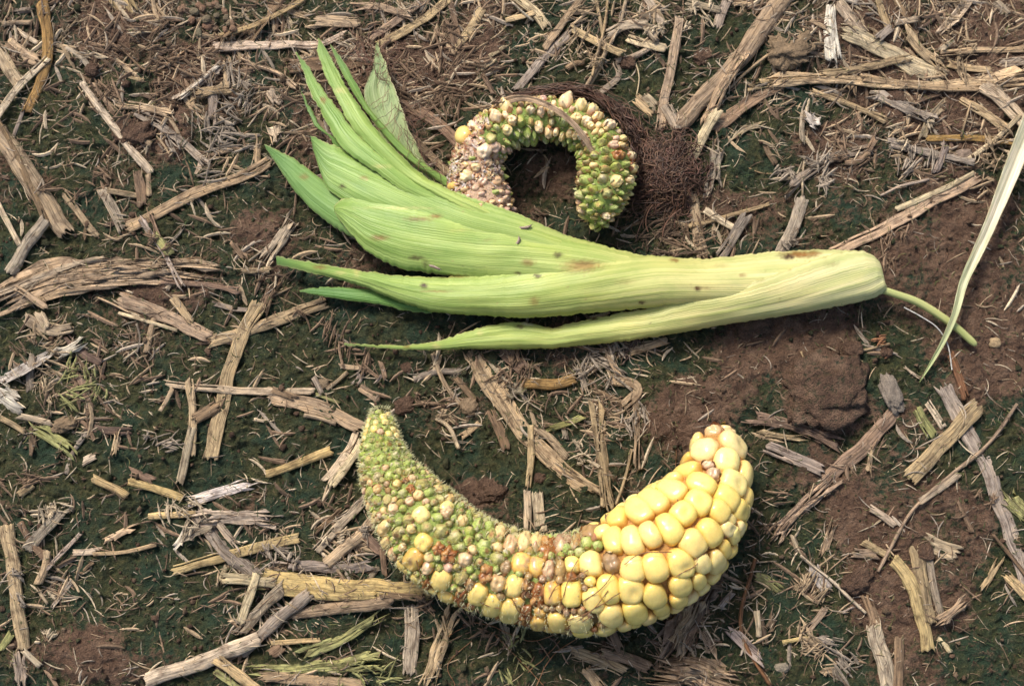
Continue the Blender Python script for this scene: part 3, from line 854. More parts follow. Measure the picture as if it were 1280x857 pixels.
# ------------------------------------------------------------------ tubes and strands
def strands(name, paths, rads, tints, mat, parent=None, sides=4):
    """list of (k,3) paths as thin tapered tubes in one mesh"""
    VV = []; FF = []; TT = []; base = 0
    for P, r, tc in zip(paths, rads, tints):
        k = len(P); d = np.gradient(P, axis=0); d /= np.linalg.norm(d, axis=1)[:, None]+1e-9
        ref = np.where(np.abs(d[:, 2:3]) > 0.9, [[1., 0, 0]], [[0, 0, 1.]]); s = np.cross(d, ref); s /= np.linalg.norm(s, axis=1)[:, None]+1e-9; u = np.cross(s, d)
        a = np.arange(sides)/sides*2*np.pi; rr = (r if np.ndim(r) else np.full(k, r))
        ring = P[:, None]+rr[:, None, None]*(np.cos(a)[None, :, None]*s[:, None]+np.sin(a)[None, :, None]*u[:, None])
        i = np.arange(k-1)[:, None]*sides; j = np.arange(sides)[None]; j2 = (j+1) % sides
        FF.append(np.stack([base+i+j, base+i+sides+j, base+i+sides+j2, base+i+j2], -1).reshape(-1, 4))
        VV.append(ring.reshape(-1, 3)); TT.append(np.tile(tc, (k*sides, 1))); base += k*sides
    me = mesh_np(name, np.vstack(VV), np.vstack(FF), True, {'tint': rgba(np.vstack(TT))})
    return link(name, me, mat, parent)

# ------------------------------------------------------------------ cobs
def sphere_grid(nu=14, nv=9):
    th = np.linspace(0.001, math.pi-0.001, nv); ph = np.arange(nu)/nu*2*math.pi
    V = np.stack([np.sin(th)[:, None]*np.cos(ph), np.sin(th)[:, None]*np.sin(ph), np.cos(th)[:, None]+0*ph], -1).reshape(-1, 3)
    i = np.arange(nv-1)[:, None]*nu; j = np.arange(nu)[None]
    F = np.stack([i+j, i+nu+j, i+nu+(j+1) % nu, i+(j+1) % nu], -1).reshape(-1, 4)
    return V, F
SG_hi = sphere_grid(24, 17); SG_lo = sphere_grid(12, 8)
KC = dict(Y=(0.79,0.58,0.155), P=(0.82,0.65,0.25), A=(0.68,0.39,0.07), W=(0.64,0.45,0.215), B=(0.27,0.10,0.028), T=(0.37,0.245,0.115), G=(0.36,0.445,0.095), Q=(0.40,0.37,0.12), K=(0.60,0.41,0.24), D=(0.12,0.055,0.025), C=(0.76,0.59,0.32))
def kernel_geo(typ, seed, hi=True):
    """local kernel: x along cob, y around, z outwards, unit half sizes; returns V, F, colour"""
    rs = np.random.default_rng(seed); V, F = (SG_hi if hi else SG_lo); V = V.copy(); n0 = V.copy()
    z = n0[:, 2]
    sq = 2.7 if typ in 'YPA' else 2.2
    r = (np.abs(n0[:, 0])**sq+np.abs(n0[:, 1])**sq+np.abs(n0[:, 2])**2.4)**(-1/sq)
    V = n0*r[:, None]
    q = np.array(KC[typ])*rs.uniform(0.92, 1.06)*np.array([1, rs.uniform(.95, 1.04), rs.uniform(.8, 1.25)])
    C = np.tile(q, (len(V), 1)); ns = lat_noise(V[:, 0]*1.6+seed*1.7, V[:, 1]*1.6+V[:, 2]*1.1, seed % 97)
    if typ in 'YPA':
        V *= (1+0.05*ns)[:, None]
        V[:, :2] *= (1-0.10*np.clip(-z, 0, 1))[:, None]
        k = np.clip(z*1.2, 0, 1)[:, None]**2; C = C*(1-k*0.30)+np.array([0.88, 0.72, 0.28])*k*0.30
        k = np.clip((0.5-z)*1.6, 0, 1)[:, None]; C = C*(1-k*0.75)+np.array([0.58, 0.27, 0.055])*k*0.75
        if rs.random() < 0.16: V[:, 2] -= 0.22*np.exp(-((V[:, 0]-.1)**2+(V[:, 1]+.2)**2)*7)*(z > 0)
        if typ == 'A': k = np.clip(ns*1.6, 0, 1)[:, None]; C = C*(1-k)+np.array([0.36, 0.22, 0.12])*k
    elif typ in 'WKTC':
        tip = rs.uniform(0.12, 0.42); V[:, :2] *= (1-tip*np.clip(z, 0, 1))[:, None]
        V *= (1+0.17*ns)[:, None]; V[:, 2] -= 0.25*np.exp(-((V[:, 0]-rs.normal(0, .2))**2+(V[:, 1])**2)*8)*(z > 0)
        base = np.array([0.36, 0.10, 0.045]) if typ != 'T' else np.array([0.17, 0.075, 0.035])
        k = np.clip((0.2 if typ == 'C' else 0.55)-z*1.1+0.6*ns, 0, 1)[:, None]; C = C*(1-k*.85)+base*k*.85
        if typ == 'C': V[:, 2] += 0.12*np.abs(V[:, 0]+.3*V[:, 1])*(z > 0)
        if typ == 'W' and rs.random() < .45: C = C*0.5+np.array([0.74, 0.58, 0.26])*0.5
    elif typ == 'B' or typ == 'D':
        V *= (1+0.20*ns+0.10*np.sin(5*np.arctan2(V[:, 1], V[:, 0])+seed))[:, None]
        V[:, 2] -= 0.35*np.exp(-(V[:, 1]*3)**2)*(z > 0)*rs.uniform(0, 1)
        k = np.clip(ns*2, 0, 1)[:, None]; C = C*(1-k)+np.array([0.45, 0.25, 0.09])*k
    else:  # green
        pk = np.clip(z, 0, 1); V[:, :2] *= (1-0.42*pk**1.5)[:, None]; V *= (1+0.2*ns)[:, None]; V[:, 2] += 0.18*pk**3; V[:, 0] += rs.normal(0, .22)*pk; V[:, 1] += rs.normal(0, .22)*pk
        k = (np.exp(-((V[:, 0]-rs.normal(0, .15))**2+(V[:, 1]-rs.normal(0, .15))**2)*rs.uniform(1.6, 5))*(z > 0.1))[:, None]*rs.uniform(0.5, 1.0)
        tipc = np.array(random.Random(seed).choice([(0.55, 0.38, 0.18), (0.62, 0.54, 0.26), (0.46, 0.21, 0.09), (0.62, 0.62, 0.28), (0.66,0.55,0.36)]))
        C = C*(1-k)+tipc*k
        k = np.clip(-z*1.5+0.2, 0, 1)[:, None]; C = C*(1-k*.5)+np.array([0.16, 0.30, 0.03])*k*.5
    if typ in 'WKTGQC':                                        # papery scales that cup the kernel
        pv = []; pf = []; pc = []; b0 = len(V); npet = rs.integers(3, 5); a_0 = rs.uniform(0, 6.28)
        g1 = np.array([(0.42, 0.48, 0.12), (0.50, 0.50, 0.20), (0.56, 0.50, 0.28)][rs.integers(0, 3)]) if typ in 'GQWC' else np.array((0.50, 0.30, 0.17))
        if typ == 'C': g1 = np.array([(0.42, 0.19, 0.09), (0.48, 0.30, 0.12), (0.36, 0.40, 0.10)][rs.integers(0, 3)])
        g2_ = np.array([(0.62, 0.50, 0.28), (0.40, 0.17, 0.08), (0.66, 0.60, 0.40), (0.34, 0.14, 0.06)][rs.integers(0, 4)])
        for kk_ in range(npet):
            a1 = a_0+kk_*2*math.pi/npet+rs.normal(0, .15); top = rs.uniform(0.35, 1.05); fl = rs.uniform(-0.1, 0.25)
            for tq in (0, .35, .7, 1.0):
                zz_ = -0.6+tq*(top+0.6); rad = 1.10*math.sqrt(max(0.2, 1-(zz_*0.75)**2))+0.04+fl*tq
                for sq_ in (-1, 0, 1):
                    aa_ = a1+sq_*0.72*(1-tq)**0.6; pv.append((rad*(1+.06*(sq_ == 0))*math.cos(aa_), rad*(1+.06*(sq_ == 0))*math.sin(aa_), zz_)); pc.append(g1*(1-tq**1.5)+g2_*tq**1.5)
            for r_ in range(3):
                for c_ in range(2): q0 = b0+len(pv)-12+r_*3+c_; pf.append((q0, q0+1, q0+4, q0+3))
        V = np.vstack([V, pv]); F = np.vstack([F, pf]); C = np.vstack([C, pc])
    return V, F, np.clip(C, 0.01, 0.9)

class Cob:
    def __init__(s, pairs, zf=1.0, zlift=2.0, dip=None, shr=0.0, prof=None):
        P = resample([(0.5*(a+c), 0.5*(b+d), 0.5*math.hypot(a-c, b-d)) for a, b, c, d in pairs], n=90)
        s.px = P[:, :2]; s.Rp = P[:, 2]*(np.interp(np.linspace(0, 1, 90), *prof) if prof else 1); s.z = s.Rp*zf+zlift
        if dip: s.z = s.z*np.interp(np.linspace(0, 1, 90), [0, dip[0]*.4, dip[0], 1], [dip[1], dip[1]+.15, 1, 1])
        s.R = s.Rp*(1-s.z/D)
        s.C = at(P[:, 0], P[:, 1], s.z)
        s.t = np.gradient(s.C, axis=0); s.t /= np.linalg.norm(s.t, axis=1)[:, None]
        s.wv = CAM-s.C; s.wv /= np.linalg.norm(s.wv, axis=1)[:, None]
        s.wv = s.wv-(s.wv*s.t).sum(1)[:, None]*s.t; s.wv /= np.linalg.norm(s.wv, axis=1)[:, None]
        s.b = np.cross(s.wv, s.t)
        s.tp = np.gradient(s.px, axis=0); s.tp /= np.linalg.norm(s.tp, axis=1)[:, None]
        s.bp = to_px(s.C+s.b*5)-s.px; s.bp /= np.linalg.norm(s.bp, axis=1)[:, None]
        s.press = True; s.R = s.R-shr; s.n = len(s.px); s.ker = []
    def frame(s, i, th):
        n = math.sin(th)*s.b[i]+math.cos(th)*s.wv[i]; y = math.cos(th)*s.b[i]-math.sin(th)*s.wv[i]
        return s.t[i], y, n
    def add_px(s, px, py, w_, h_, rot, typ, depth=None, sc=1.01, hi=True, stick=0.0):
        p = np.array([px, py]); i = int(np.argmin(((s.px-p)**2).sum(1)))
        d = float((p-s.px[i])@s.bp[i]); along = float((p-s.px[i])@s.tp[i])
        a = R_(rot); A, B = w_/2, h_/2; ax = np.array([math.cos(a), math.sin(a)]); bx = np.array([-math.sin(a), math.cos(a)])
        ext = lambda q: math.hypot(A*float(q@ax), B*float(q@bx))
        ht, hl = ext(s.tp[i]), ext(s.bp[i])
        cdep = depth*(ht+hl)/2 if depth else 0.95*(ht+hl)/2
        r = s.R[i]-cdep*(0.85-stick)
        th = math.asin(max(-0.985, min(0.985, d/max(r, 3)))); hl = min(hl/max(math.cos(th), 0.6), 1.7*hl)
        s.put(i, th, r, ht*sc, hl*sc, cdep, typ, along, hi, area=A*B)
    def put(s, i, th, r, ht, hl, cd, typ, along=0, hi=True, area=0, lean=0):
        x, y, n = s.frame(i, th); pos = s.C[i]+n*r+x*along
        s.ker.append(dict(pos=pos, x=x, y=y, n=n, s=(ht, hl, cd), typ=typ, i=i, th=th, hi=hi, area=area, seed=len(s.ker)+3, lean=lean))
    def fill(s, size_fn, type_fn, tries=9000, sep=0.86, depth=0.95, stick=0.0, anis=1.0):
        for _ in range(tries):
            i = random.randrange(1, s.n-1); th = random.uniform(-math.pi, math.pi); sz = size_fn(i/s.n, th)*random.uniform(.85, 1.1)
            sz = min(sz, s.R[i]*0.55)
            n = math.sin(th)*s.b[i]+math.cos(th)*s.wv[i]; r = max(s.R[i]-sz*depth*(0.85-stick), 1); pos = s.C[i]+n*r
            ok = True
            for k in s.ker:
                dd = k['pos']-pos; q = dd@dd
                if q < (sep*(sz+(k['s'][0]+k['s'][1])/2))**2: ok = False; break
            if ok:
                typ = type_fn(i/s.n, th)
                if typ is None: continue
                s.put(i, th, r, sz*random.uniform(.92, 1.12)/anis, sz*random.uniform(.92, 1.12)*anis, sz*depth, typ, 0, False, sz*sz*0.3*max(0, math.cos(th)))
    def core_obj(s, name, tint, parent, shrink=0.80, mat=None):
        m = 40; a = np.arange(m)/m*2*np.pi
        rr = s.R*np.array([shrink(k/s.n) if callable(shrink) else shrink for k in range(s.n)]); rr = rr*np.clip(np.minimum(np.arange(s.n)+0.3, s.n-0.7-np.arange(s.n))/2.5, 0.05, 1)**0.5
        G = s.C[:, None]+rr[:, None, None]*(np.sin(a)[None, :, None]*s.b[:, None]+np.cos(a)[None, :, None]*s.wv[:, None])
        nn = 1+0.05*lat_noise(np.arange(s.n)[:, None]/1.3+0*a[None], 0*np.arange(s.n)[:, None]+a[None]*6, 12)
        G = s.C[:, None]+(G-s.C[:, None])*nn[..., None]
        i = np.arange(s.n-1)[:, None]*m; j = np.arange(m)[None]; F = np.stack([i+j, i+(j+1) % m, i+m+(j+1) % m, i+m+j], -1).reshape(-1, 4)
        tc = np.array([tint(k/s.n) for k in range(s.n)]); tc = np.repeat(tc, m, axis=0)
        return link(name, mesh_np(name, G.reshape(-1, 3), F, True, {'tint': rgba(tc)}), mat or M_floret, parent)
    def geo(s, k):
        V, F, C = kernel_geo(k['typ'], k['seed'], k['hi'])
        plump = k['typ'] in 'YPA'
        V = V*np.array(k['s'])*(np.array([1.10, 1.10, 1.03]) if plump and s.press and k['i'] > 42 else 1.0)
        W_ = k['pos']+V@np.stack([k['x'], k['y'], k['n']])
        if plump and s.press and k['i'] > 42:                                 # neighbours press flat seams into each other
            r0 = (k['s'][0]+k['s'][1])/2
            for j in s.ker:
                if j is k: continue
                d = j['pos']-k['pos']; L = np.linalg.norm(d); r1 = (j['s'][0]+j['s'][1])/2
                if L > 1.4*(r0+r1) or L < 1e-3: continue
                d = d/L; m_ = max(L*r0/(r0+r1), 0.55*r0)-0.1; q = (W_-k['pos'])@d-m_
                soft = 0.5*(q+np.sqrt(q*q+2.2)); W_ = W_-d*(soft*0.72*np.clip((q+3.5)/3.5, 0, 1))[:, None]
        return W_, F, C
    def build(s, parent, stuffname='small_kernels'):
        ks = sorted(s.ker, key=lambda k: -k['area']); big, rest = ks[:100], ks[100:]
        lab = dict(B='brown shrivelled kernel', T='tan withered kernel', D='blackened kernel')
        for k in big:
            V, F, C = s.geo(k); mat = M_kernel if k['typ'] in 'YPAWKBTDC' else M_floret
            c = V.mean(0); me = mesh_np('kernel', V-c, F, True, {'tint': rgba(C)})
            o = link('kernel', me, mat, parent); o.location = Vector(c*U)-Vector(parent.location)
            if k['typ'] in lab: o['label'] = lab[k['typ']]
        for mat, sel, nm in ((M_kernel, 'YPAWKBTDC', 'small_kernels'), (M_floret, 'GQ', 'undeveloped_kernels')):
            Vs = []; Fs = []; Cs = []; b0 = 0
            for k in rest:
                if k['typ'] not in sel: continue
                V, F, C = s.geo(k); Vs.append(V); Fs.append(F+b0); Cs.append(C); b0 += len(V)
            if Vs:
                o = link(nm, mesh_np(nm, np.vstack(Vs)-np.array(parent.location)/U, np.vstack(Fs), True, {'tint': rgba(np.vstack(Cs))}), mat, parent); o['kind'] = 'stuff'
def shift_child(o, parent):
    me = o.data; n = len(me.vertices); a = np.empty(n*3, np.float32); me.vertices.foreach_get('co', a)
    a = a.reshape(-1, 3)-np.array(parent.location, np.float32); me.vertices.foreach_set('co', a.ravel()); me.update()
def empty(name, P):
    e = bpy.data.objects.new(name, None); col.objects.link(e); e.location = Vector(np.asarray(P)*U); e.empty_display_size = 0.02; return e

ZS = 1279/200
def table(txt, ox, oy):
    out = []
    for it in txt.replace('\n', ';').split(';'):
        it = it.strip()
        if not it: continue
        f = it.split(','); x, y, w_, h_ = [float(q) for q in f[:4]]; typ = f[4].strip(); rot = float(f[5]) if len(f) > 5 else 0
        out.append((ox+x/ZS, oy+y/ZS, w_/ZS, h_/ZS, rot, typ))
    return out
kA = table('''778,282,185,195,P;975,240,175,190,P,-25;925,370,180,205,P;1065,425,130,220,P;625,315,160,115,A;640,440,210,145,Y;480,485,185,150,Y,10;320,462,130,80,Y;310,540,170,125,Y,-10
690,600,220,180,Y,15;470,625,185,190,Y;345,685,180,195,Y,-30;945,555,195,200,P;870,690,190,210,Y,-15;1060,620,110,180,Y,10;985,745,110,180,Y,10;640,735,190,205,Y,-20;795,790,150,190,Y,-20
240,745,180,190,Y,-25;105,785,170,170,Y;530,800,190,170,Y,-30;25,720,100,80,T;895,840,70,80,P;1000,850,60,80,P;1060,710,70,110,P;790,420,90,70,K;805,505,100,120,K;840,150,150,140,K;950,105,110,80,W;700,170,120,120,P;755,75,50,60,P''', 760, 530)
kB = table('''70,130,150,215,Y;215,120,165,215,Y,-8;315,90,140,190,Y,-15;435,65,165,235,Y,-20;595,170,190,200,Y,-15;715,100,170,200,Y,-20;870,60,110,130,P,20;925,90,100,120,P;990,30,70,110,P;850,200,100,115,Y;790,270,100,190,P,10
210,320,200,190,Y,30;370,300,170,225,Y;520,300,190,215,Y,-20;670,300,130,140,P;535,435,180,120,Y;660,410,120,110,Y,30;535,535,140,110,Y,10;180,460,190,210,Y,-10;360,500,160,175,Y;410,600,100,120,Y,30;205,620,175,165,Y,20
300,670,130,140,Y,20;130,730,130,90,Y;215,740,100,60,Y''', 760, 660)
kC = table('''1040,465,165,220,Y,-12;1050,650,185,150,P;1000,770,165,140,Y;925,535,155,240,Y,-5;765,505,155,235,Y;620,520,145,220,A,5;810,695,180,145,P;830,790,170,110,Y;645,700,145,160,Y;490,700,150,170,A
910,305,170,210,Y;770,310,115,140,Y;1065,280,130,160,T;900,80,190,160,T;475,325,150,170,A;325,295,160,165,A;235,150,110,145,W;345,130,120,170,W;455,140,110,160,W;565,190,145,155,B;680,150,150,170,T;790,130,90,130,T
585,345,95,145,W;680,335,90,160,T;145,55,100,100,W;45,360,120,150,B;145,425,125,145,W;275,450,145,175,Y;385,475,120,160,D;490,520,125,190,B;245,625,170,190,Y;105,580,160,170,Y;370,650,110,150,B;65,700,100,70,A
145,695,60,80,B;200,310,80,110,T;135,250,120,100,Q;40,190,90,100,G;570,800,150,70,A;680,810,90,80,T''', 600, 660)
kE = table('''595,75,130,130,P;600,250,130,140,Y;390,35,90,110,W;765,35,100,110,W;880,90,70,110,W,-20;500,110,110,90,Q;515,165,75,85,W;310,150,150,90,W;215,60,100,80,W;310,240,90,110,W;420,200,110,100,Q;360,320,110,120,W;440,295,60,70,W
525,365,150,160,A;430,400,90,130,Y;430,460,70,70,Y;540,500,115,115,Y;625,440,110,100,W,-20;735,510,155,155,Y;620,545,70,100,B;645,625,85,60,Y;770,630,155,120,Y;875,640,80,120,B;710,300,80,110,B;785,340,120,130,B;905,375,130,130,W
730,170,120,130,Q;825,215,125,125,Q;885,500,110,140,Q;1010,625,155,155,Y;955,720,70,70,B;950,560,60,120,T;930,240,80,90,G;1050,290,130,120,G;1000,120,90,90,G;1090,130,90,90,G;1110,210,90,90,G''', 440, 640)
kD = table('''255,705,75,85,W;185,705,80,80,G;155,795,90,80,W;250,790,90,80,G;340,790,90,90,Q;410,680,85,75,W;460,755,90,85,G;515,720,60,80,B;575,770,90,90,W;515,820,90,70,W;635,815,60,60,K;470,655,50,60,D;515,630,65,75,W;590,670,110,110,Q
730,675,110,120,Q;650,740,90,80,G;785,760,80,80,W;345,615,90,95,G;415,585,60,80,Q;480,580,60,70,Q;300,550,65,60,K;375,520,90,80,G;460,505,65,65,G;265,470,90,90,G;165,465,90,110,G;225,550,90,70,G;135,605,110,90,Q;240,620,100,80,Q;90,500,90,90,Q
70,590,70,80,Q;110,690,80,80,K;140,350,70,80,G;220,360,80,80,G;765,830,100,90,P;425,450,70,60,G;350,430,80,70,G;230,240,70,60,K;300,350,80,70,G;380,380,70,70,G;100,400,80,80,G;180,430,60,60,G''', 440, 510)
LONG = [(462,512,488,515),(452,540,500,535),(446,570,510,558),(446,602,530,590),(456,640,555,608),(474,682,585,630),(510,722,612,648),(552,748,640,660),(600,768,668,666),(645,782,695,669),(700,795,735,663),(750,796,755,650),
        (800,785,778,632),(842,768,800,612),(878,738,822,595),(908,700,838,583),(930,655,848,574),(937,612,852,562),(934,580,860,548),(915,545,885,537)]
cobL = Cob(LONG, 0.95, 2, shr=1.5, prof=([0, .2, .35, .5, .8, 1], [.95, .94, .94, .94, .93, .88]))
for tb in (kA, kB, kC, kE, kD):
    for (x, y, w_, h_, rot, ty) in tb:
        if ty in 'WKGQ' and x < 620: w_ *= .9; h_ *= .9
        cobL.add_px(x, y, w_, h_, rot, ty, depth={'W': 1.15, 'K': 1.0, 'T': .95, 'G': .9, 'Q': .95}.get(ty, .95), stick={'W': .2, 'K': .1}.get(ty, 0))
def lsize(u, th): return 12.5 if u > 0.66 else (10 if u > 0.5 and th*LSIDE > 0.3 else (7.2 if u > 0.2 else 4.6))
LSIDE = 1 if (to_px(cobL.C[45]+cobL.b[45]*5)-cobL.px[45])[1] > 0 else -1
def ltype(u, th):
    if u > 0.64: return 'Y' if random.random() < .85 else 'P'
    lower = th*LSIDE > (0.35 if u < .46 else -0.45)
    if u > 0.34 and lower: return random.choice('YYAWBT')
    if u > .14 and u < .42 and th*LSIDE > 0.05: return random.choice('QWWKTG')
    if u < 0.16: return random.choice('GGGW') if u > .06 else random.choice('GP')
    return random.choice('GGGQQW' if u < .5 else 'GGGQW')
cobL.fill(lambda u, th: 11.5, lambda u, th: None if u < .62 else random.choice('YYYP'), 6000, 0.79)
cobL.fill(lsize, ltype, 9000, 0.86, 0.95, -0.06)
cobL.fill(lambda u, th: 4.6 if u < .6 else 1.2, lambda u, th: random.choice('GGQ') if u < .42 else ('G' if th*LSIDE < (0 if u < .46 else -.6) and u < .6 else random.choice('TTB')), 6000, 0.86)
cobL.ker = [k for k in cobL.ker if max(k['s']) > 2.6]
root = empty('corn_cob', cobL.C[60]*np.array([1, 1, 0]))
tag(root, 'long bent corn cob, green at one end and plump yellow at the other', 'corn cob', 'bare corn cobs')
c = cobL.core_obj('core', lambda u: (0.25, 0.31, 0.07) if u < .5 else ((0.26, 0.17, 0.06) if u < .62 else (0.46, 0.235, 0.065)), root, lambda u: 0.90 if u < .45 else (0.90-(u-.45)*.4 if u < .62 else 0.83)); shift_child(c, root)
cobL.build(root)
# downy hairs along the green end
pa = []; ra = []; ti = []
for _ in range(4200):
    i = int(random.random()**1.1*54); th = random.uniform(-1.75, 1.75); x, y, n = cobL.frame(i, th)
    p = cobL.C[i]+n*(cobL.R[i]-0.5)+x*random.uniform(-2, 2); L = random.uniform(2.0, 5.5)
    d = n+x*random.gauss(0, .5)+y*random.gauss(0, .5); d /= np.linalg.norm(d)
    pa.append(np.array([p, p+d*L*.5, p+d*L+np.array([0, 0, random.uniform(-1, 1)])])); ra.append(np.array([.35, .25, .08])); ti.append(np.array([0.62, 0.60, 0.34])*random.uniform(.7, 1.15))
o = strands('down_hairs', pa, ra, ti, M_silk, root, 3); shift_child(o, root); o['kind'] = 'stuff'
# a few torn bracts at the tip end
# loose brown silk threads on the cob
def thread(px, zf, rad, tc, jit=1.5):
    P = resample(px, 4.0); n = len(P); z = np.array([zf(*q) for q in P])
    s0 = random.uniform(0, 99)
    P = P+np.stack([lat_noise(np.arange(n)/5+s0, np.zeros(n), 2), lat_noise(np.arange(n)/5+s0, np.zeros(n)+7, 3)], 1)*jit
    return at(P[:, 0], P[:, 1], z)
def cob_top(cb_):
    def f(x, y):
        q = np.array([x, y]); i = int(np.argmin(((cb_.px-q)**2).sum(1))); d = np.linalg.norm(q-cb_.px[i]); r = cb_.Rp[i]+1.2
        if d < r: return float(cb_.C[i, 2]+math.sqrt(r*r-d*d)*1.0)
        g = at(np.array([x]), np.array([y]), 0.0); return float(hs(g)[0])+2
    return f
ftop = cob_top(cobL); pa = []; 
SLK = ['686,748 700,728 720,722 735,712','700,757 712,720 722,700','728,752 752,735 768,714','710,775 740,762 760,738','780,705 800,692 820,690 840,690','700,790 730,770 775,740','600,752 612,758 625,760','868,700 880,690 905,672 925,672',
       '640,748 650,765 665,772','520,700 525,712 528,725','845,560 846,600 850,650','470,598 480,610 500,612','560,795 600,778 660,800 700,790 740,770','845,720 870,705 882,690','700,800 680,822 660,840','735,790 690,820 665,870','590,800 560,830 570,857','615,790 660,835 680,857']
for s_ in SLK:
    pts = [tuple(float(v) for v in q.split(',')) for q in s_.split()]
    pa.append(thread(pts, ftop, .5, None))
o = strands('silk_threads', pa, [0.55]*len(pa), [np.array([0.20, 0.095, 0.04])*random.uniform(.7, 1.4) for _ in pa], M_silk, root, 4); shift_child(o, root); o['kind'] = 'stuff'

# coiled cob
kF = table('''190,380,120,165,Y;355,495,115,130,W;218,705,110,105,P;285,640,85,70,P;115,810,80,70,A;515,155,105,100,P;430,245,95,100,W;275,305,75,70,W;550,270,75,85,P;515,350,70,95,W;710,180,75,65,P;797,190,60,80,W;885,195,60,70,W
955,195,70,70,W;1005,115,120,120,P;1125,155,100,80,W;1215,190,100,90,W;1100,250,95,90,P;1190,285,90,75,W;1265,250,60,90,P;1235,330,70,50,W;780,310,70,90,W;868,350,75,80,W;1050,365,60,70,W;1105,390,50,70,W;1168,400,80,80,W;930,350,50,60,W
980,390,50,60,W;1200,465,100,40,T;620,270,80,100,G;1000,260,75,110,G;680,360,70,90,G;735,380,60,70,G;600,450,70,80,Q;740,455,100,80,G;700,495,80,60,G;420,390,90,80,Q;440,460,80,110,K;310,340,90,90,K;250,430,90,90,K;380,690,60,80,K
300,720,70,70,K;340,790,100,90,K;440,780,90,110,K;370,600,100,80,K;840,440,70,60,G;1010,560,90,70,G;1050,600,80,60,G;1110,640,80,60,G;1220,540,90,70,G;1250,605,60,50,G;640,100,60,50,K;700,125,60,50,W;820,90,70,50,K''', 550, 110)
kG = table('''535,65,90,65,W;490,145,55,45,W;635,175,60,50,W;622,252,65,50,W;695,300,60,70,W;600,340,90,80,B;700,400,60,80,W;565,535,85,100,W,20;675,505,50,60,W;530,190,80,70,G;485,240,90,70,G;395,280,80,70,G;500,315,80,65,G;415,345,70,60,G;500,385,90,70,G
570,440,90,70,G;480,450,80,60,Q;460,510,80,80,Q;180,300,90,70,G;215,350,90,60,G;260,390,80,60,G;310,355,70,60,G;330,500,90,80,G;390,570,80,70,G;300,590,70,80,G;370,620,60,60,G;500,600,80,80,Q;440,650,80,70,G;380,690,60,60,G;330,750,70,70,G;250,690,80,80,K
500,720,70,60,W;570,260,80,70,K;220,480,70,60,T;290,440,80,50,T;260,640,60,60,K''', 680, 150)
RING = [(562,262,650,292),(556,240,644,270),(557,213,636,240),(565,182,633,210),(588,148,644,192),(622,126,662,182),(665,117,684,180),(710,119,702,184),(748,135,716,192),(778,160,722,203),(794,190,722,216),(797,220,718,228),(790,245,714,242),(780,262,718,258),(768,276,728,272),(755,282,740,280)]
cobR = Cob(RING, 0.95, 1, dip=(0.34, 0.22), shr=3.0)
cobR.press = False
for tb in (kF, kG):
    for (x, y, w_, h_, rot, ty) in tb:
        ty = {'W': 'C', 'P': 'C'}.get(ty, ty)
        cobR.add_px(x, y, w_, h_, rot, ty, depth={'C': 1.55, 'G': 1.4, 'Q': 1.4, 'K': 1.2}.get(ty, 1.2), stick={'C': .40, 'Y': .4}.get(ty, 0.12), sc=1.03 if ty in 'CY' else 1.06)
RSIDE = 1 if (to_px(cobR.C[45]+cobR.b[45]*5)-cobR.px[45])[1] < 0 else -1      # +1 where +b points to the outside of the ring
def rtype(u, th):
    if u < .33: return random.choice('KKWWKG')
    return random.choice('CCWWTKQ') if th*RSIDE > .25 and u < .8 else random.choice('GGGGGQW')
cobR.fill(lambda u, th: 5.6, rtype, 7000, 0.84, 1.5, 0, 1.22)
cobR.fill(lambda u, th: 3.8, lambda u, th: random.choice('KWQG') if u < .4 else random.choice('GGQ'), 900, 0.9, 1.3)
rootR = empty('corn_cob', at(np.array([675.]), np.array([200.]), 0.)[0])
tag(rootR, 'small green corn cob coiled into a ring with pale loose kernels, behind the husk', 'corn cob', 'bare corn cobs')
o = cobR.core_obj('core', lambda u: (0.56, 0.38, 0.25) if u < .27 else (0.21, 0.28, 0.06), rootR, lambda u: 0.92 if u < .3 else 0.86); shift_child(o, rootR)
cobR.build(rootR)
# white mould film / torn chaff on its base: overlapping small flakes
Vs = []; Fs = []; Ts = []; b0 = 0
for q_ in range(330):
    i = random.randrange(4, 30) if q_ % 3 else random.randrange(10, 24); side_ = 1 if (to_px(cobR.C[20]+cobR.b[20]*5)-cobR.px[20])[0] < 0 else -1
    th = side_*(random.uniform(0.5, 1.5) if q_ % 3 else random.uniform(-.9, 1.3)); x, y, n = cobR.frame(i, th); p = cobR.C[i]+n*(cobR.R[i]-0.5)+x*random.uniform(-3, 3)
    ln = random.uniform(4, 12); wd = random.uniform(1.5, 5); dx_ = x*math.cos(a0 := random.uniform(0, 3.1))+y*math.sin(a0); dy_ = np.cross(n, dx_)
    q = []
    for uu in np.linspace(-1, 1, 5):
        for vv_ in (-1, 0, 1): q.append(p+dx_*uu*ln/2+dy_*vv_*wd/2*(1-.5*abs(uu))+n*(1.2*math.sin(uu*3+vv_)+random.uniform(-.3, .9)))
    Vs += q; Fs += [[b0+r_*3+c_, b0+r_*3+c_+1, b0+r_*3+c_+4, b0+r_*3+c_+3] for r_ in range(4) for c_ in range(2)]; b0 += 15
    Ts += [np.array(random.choice([(0.68, 0.58, 0.50), (0.62, 0.47, 0.36), (0.56, 0.36, 0.24), (0.40, 0.19, 0.10), (0.62, 0.52, 0.30)]))*random.uniform(.8, 1.1)]*15
o = link('chaff', mesh_np('chaff', np.array(Vs), np.array(Fs), True, {'tint': rgba(np.array(Ts))}), M_floret, rootR); shift_child(o, rootR); o['kind'] = 'stuff'
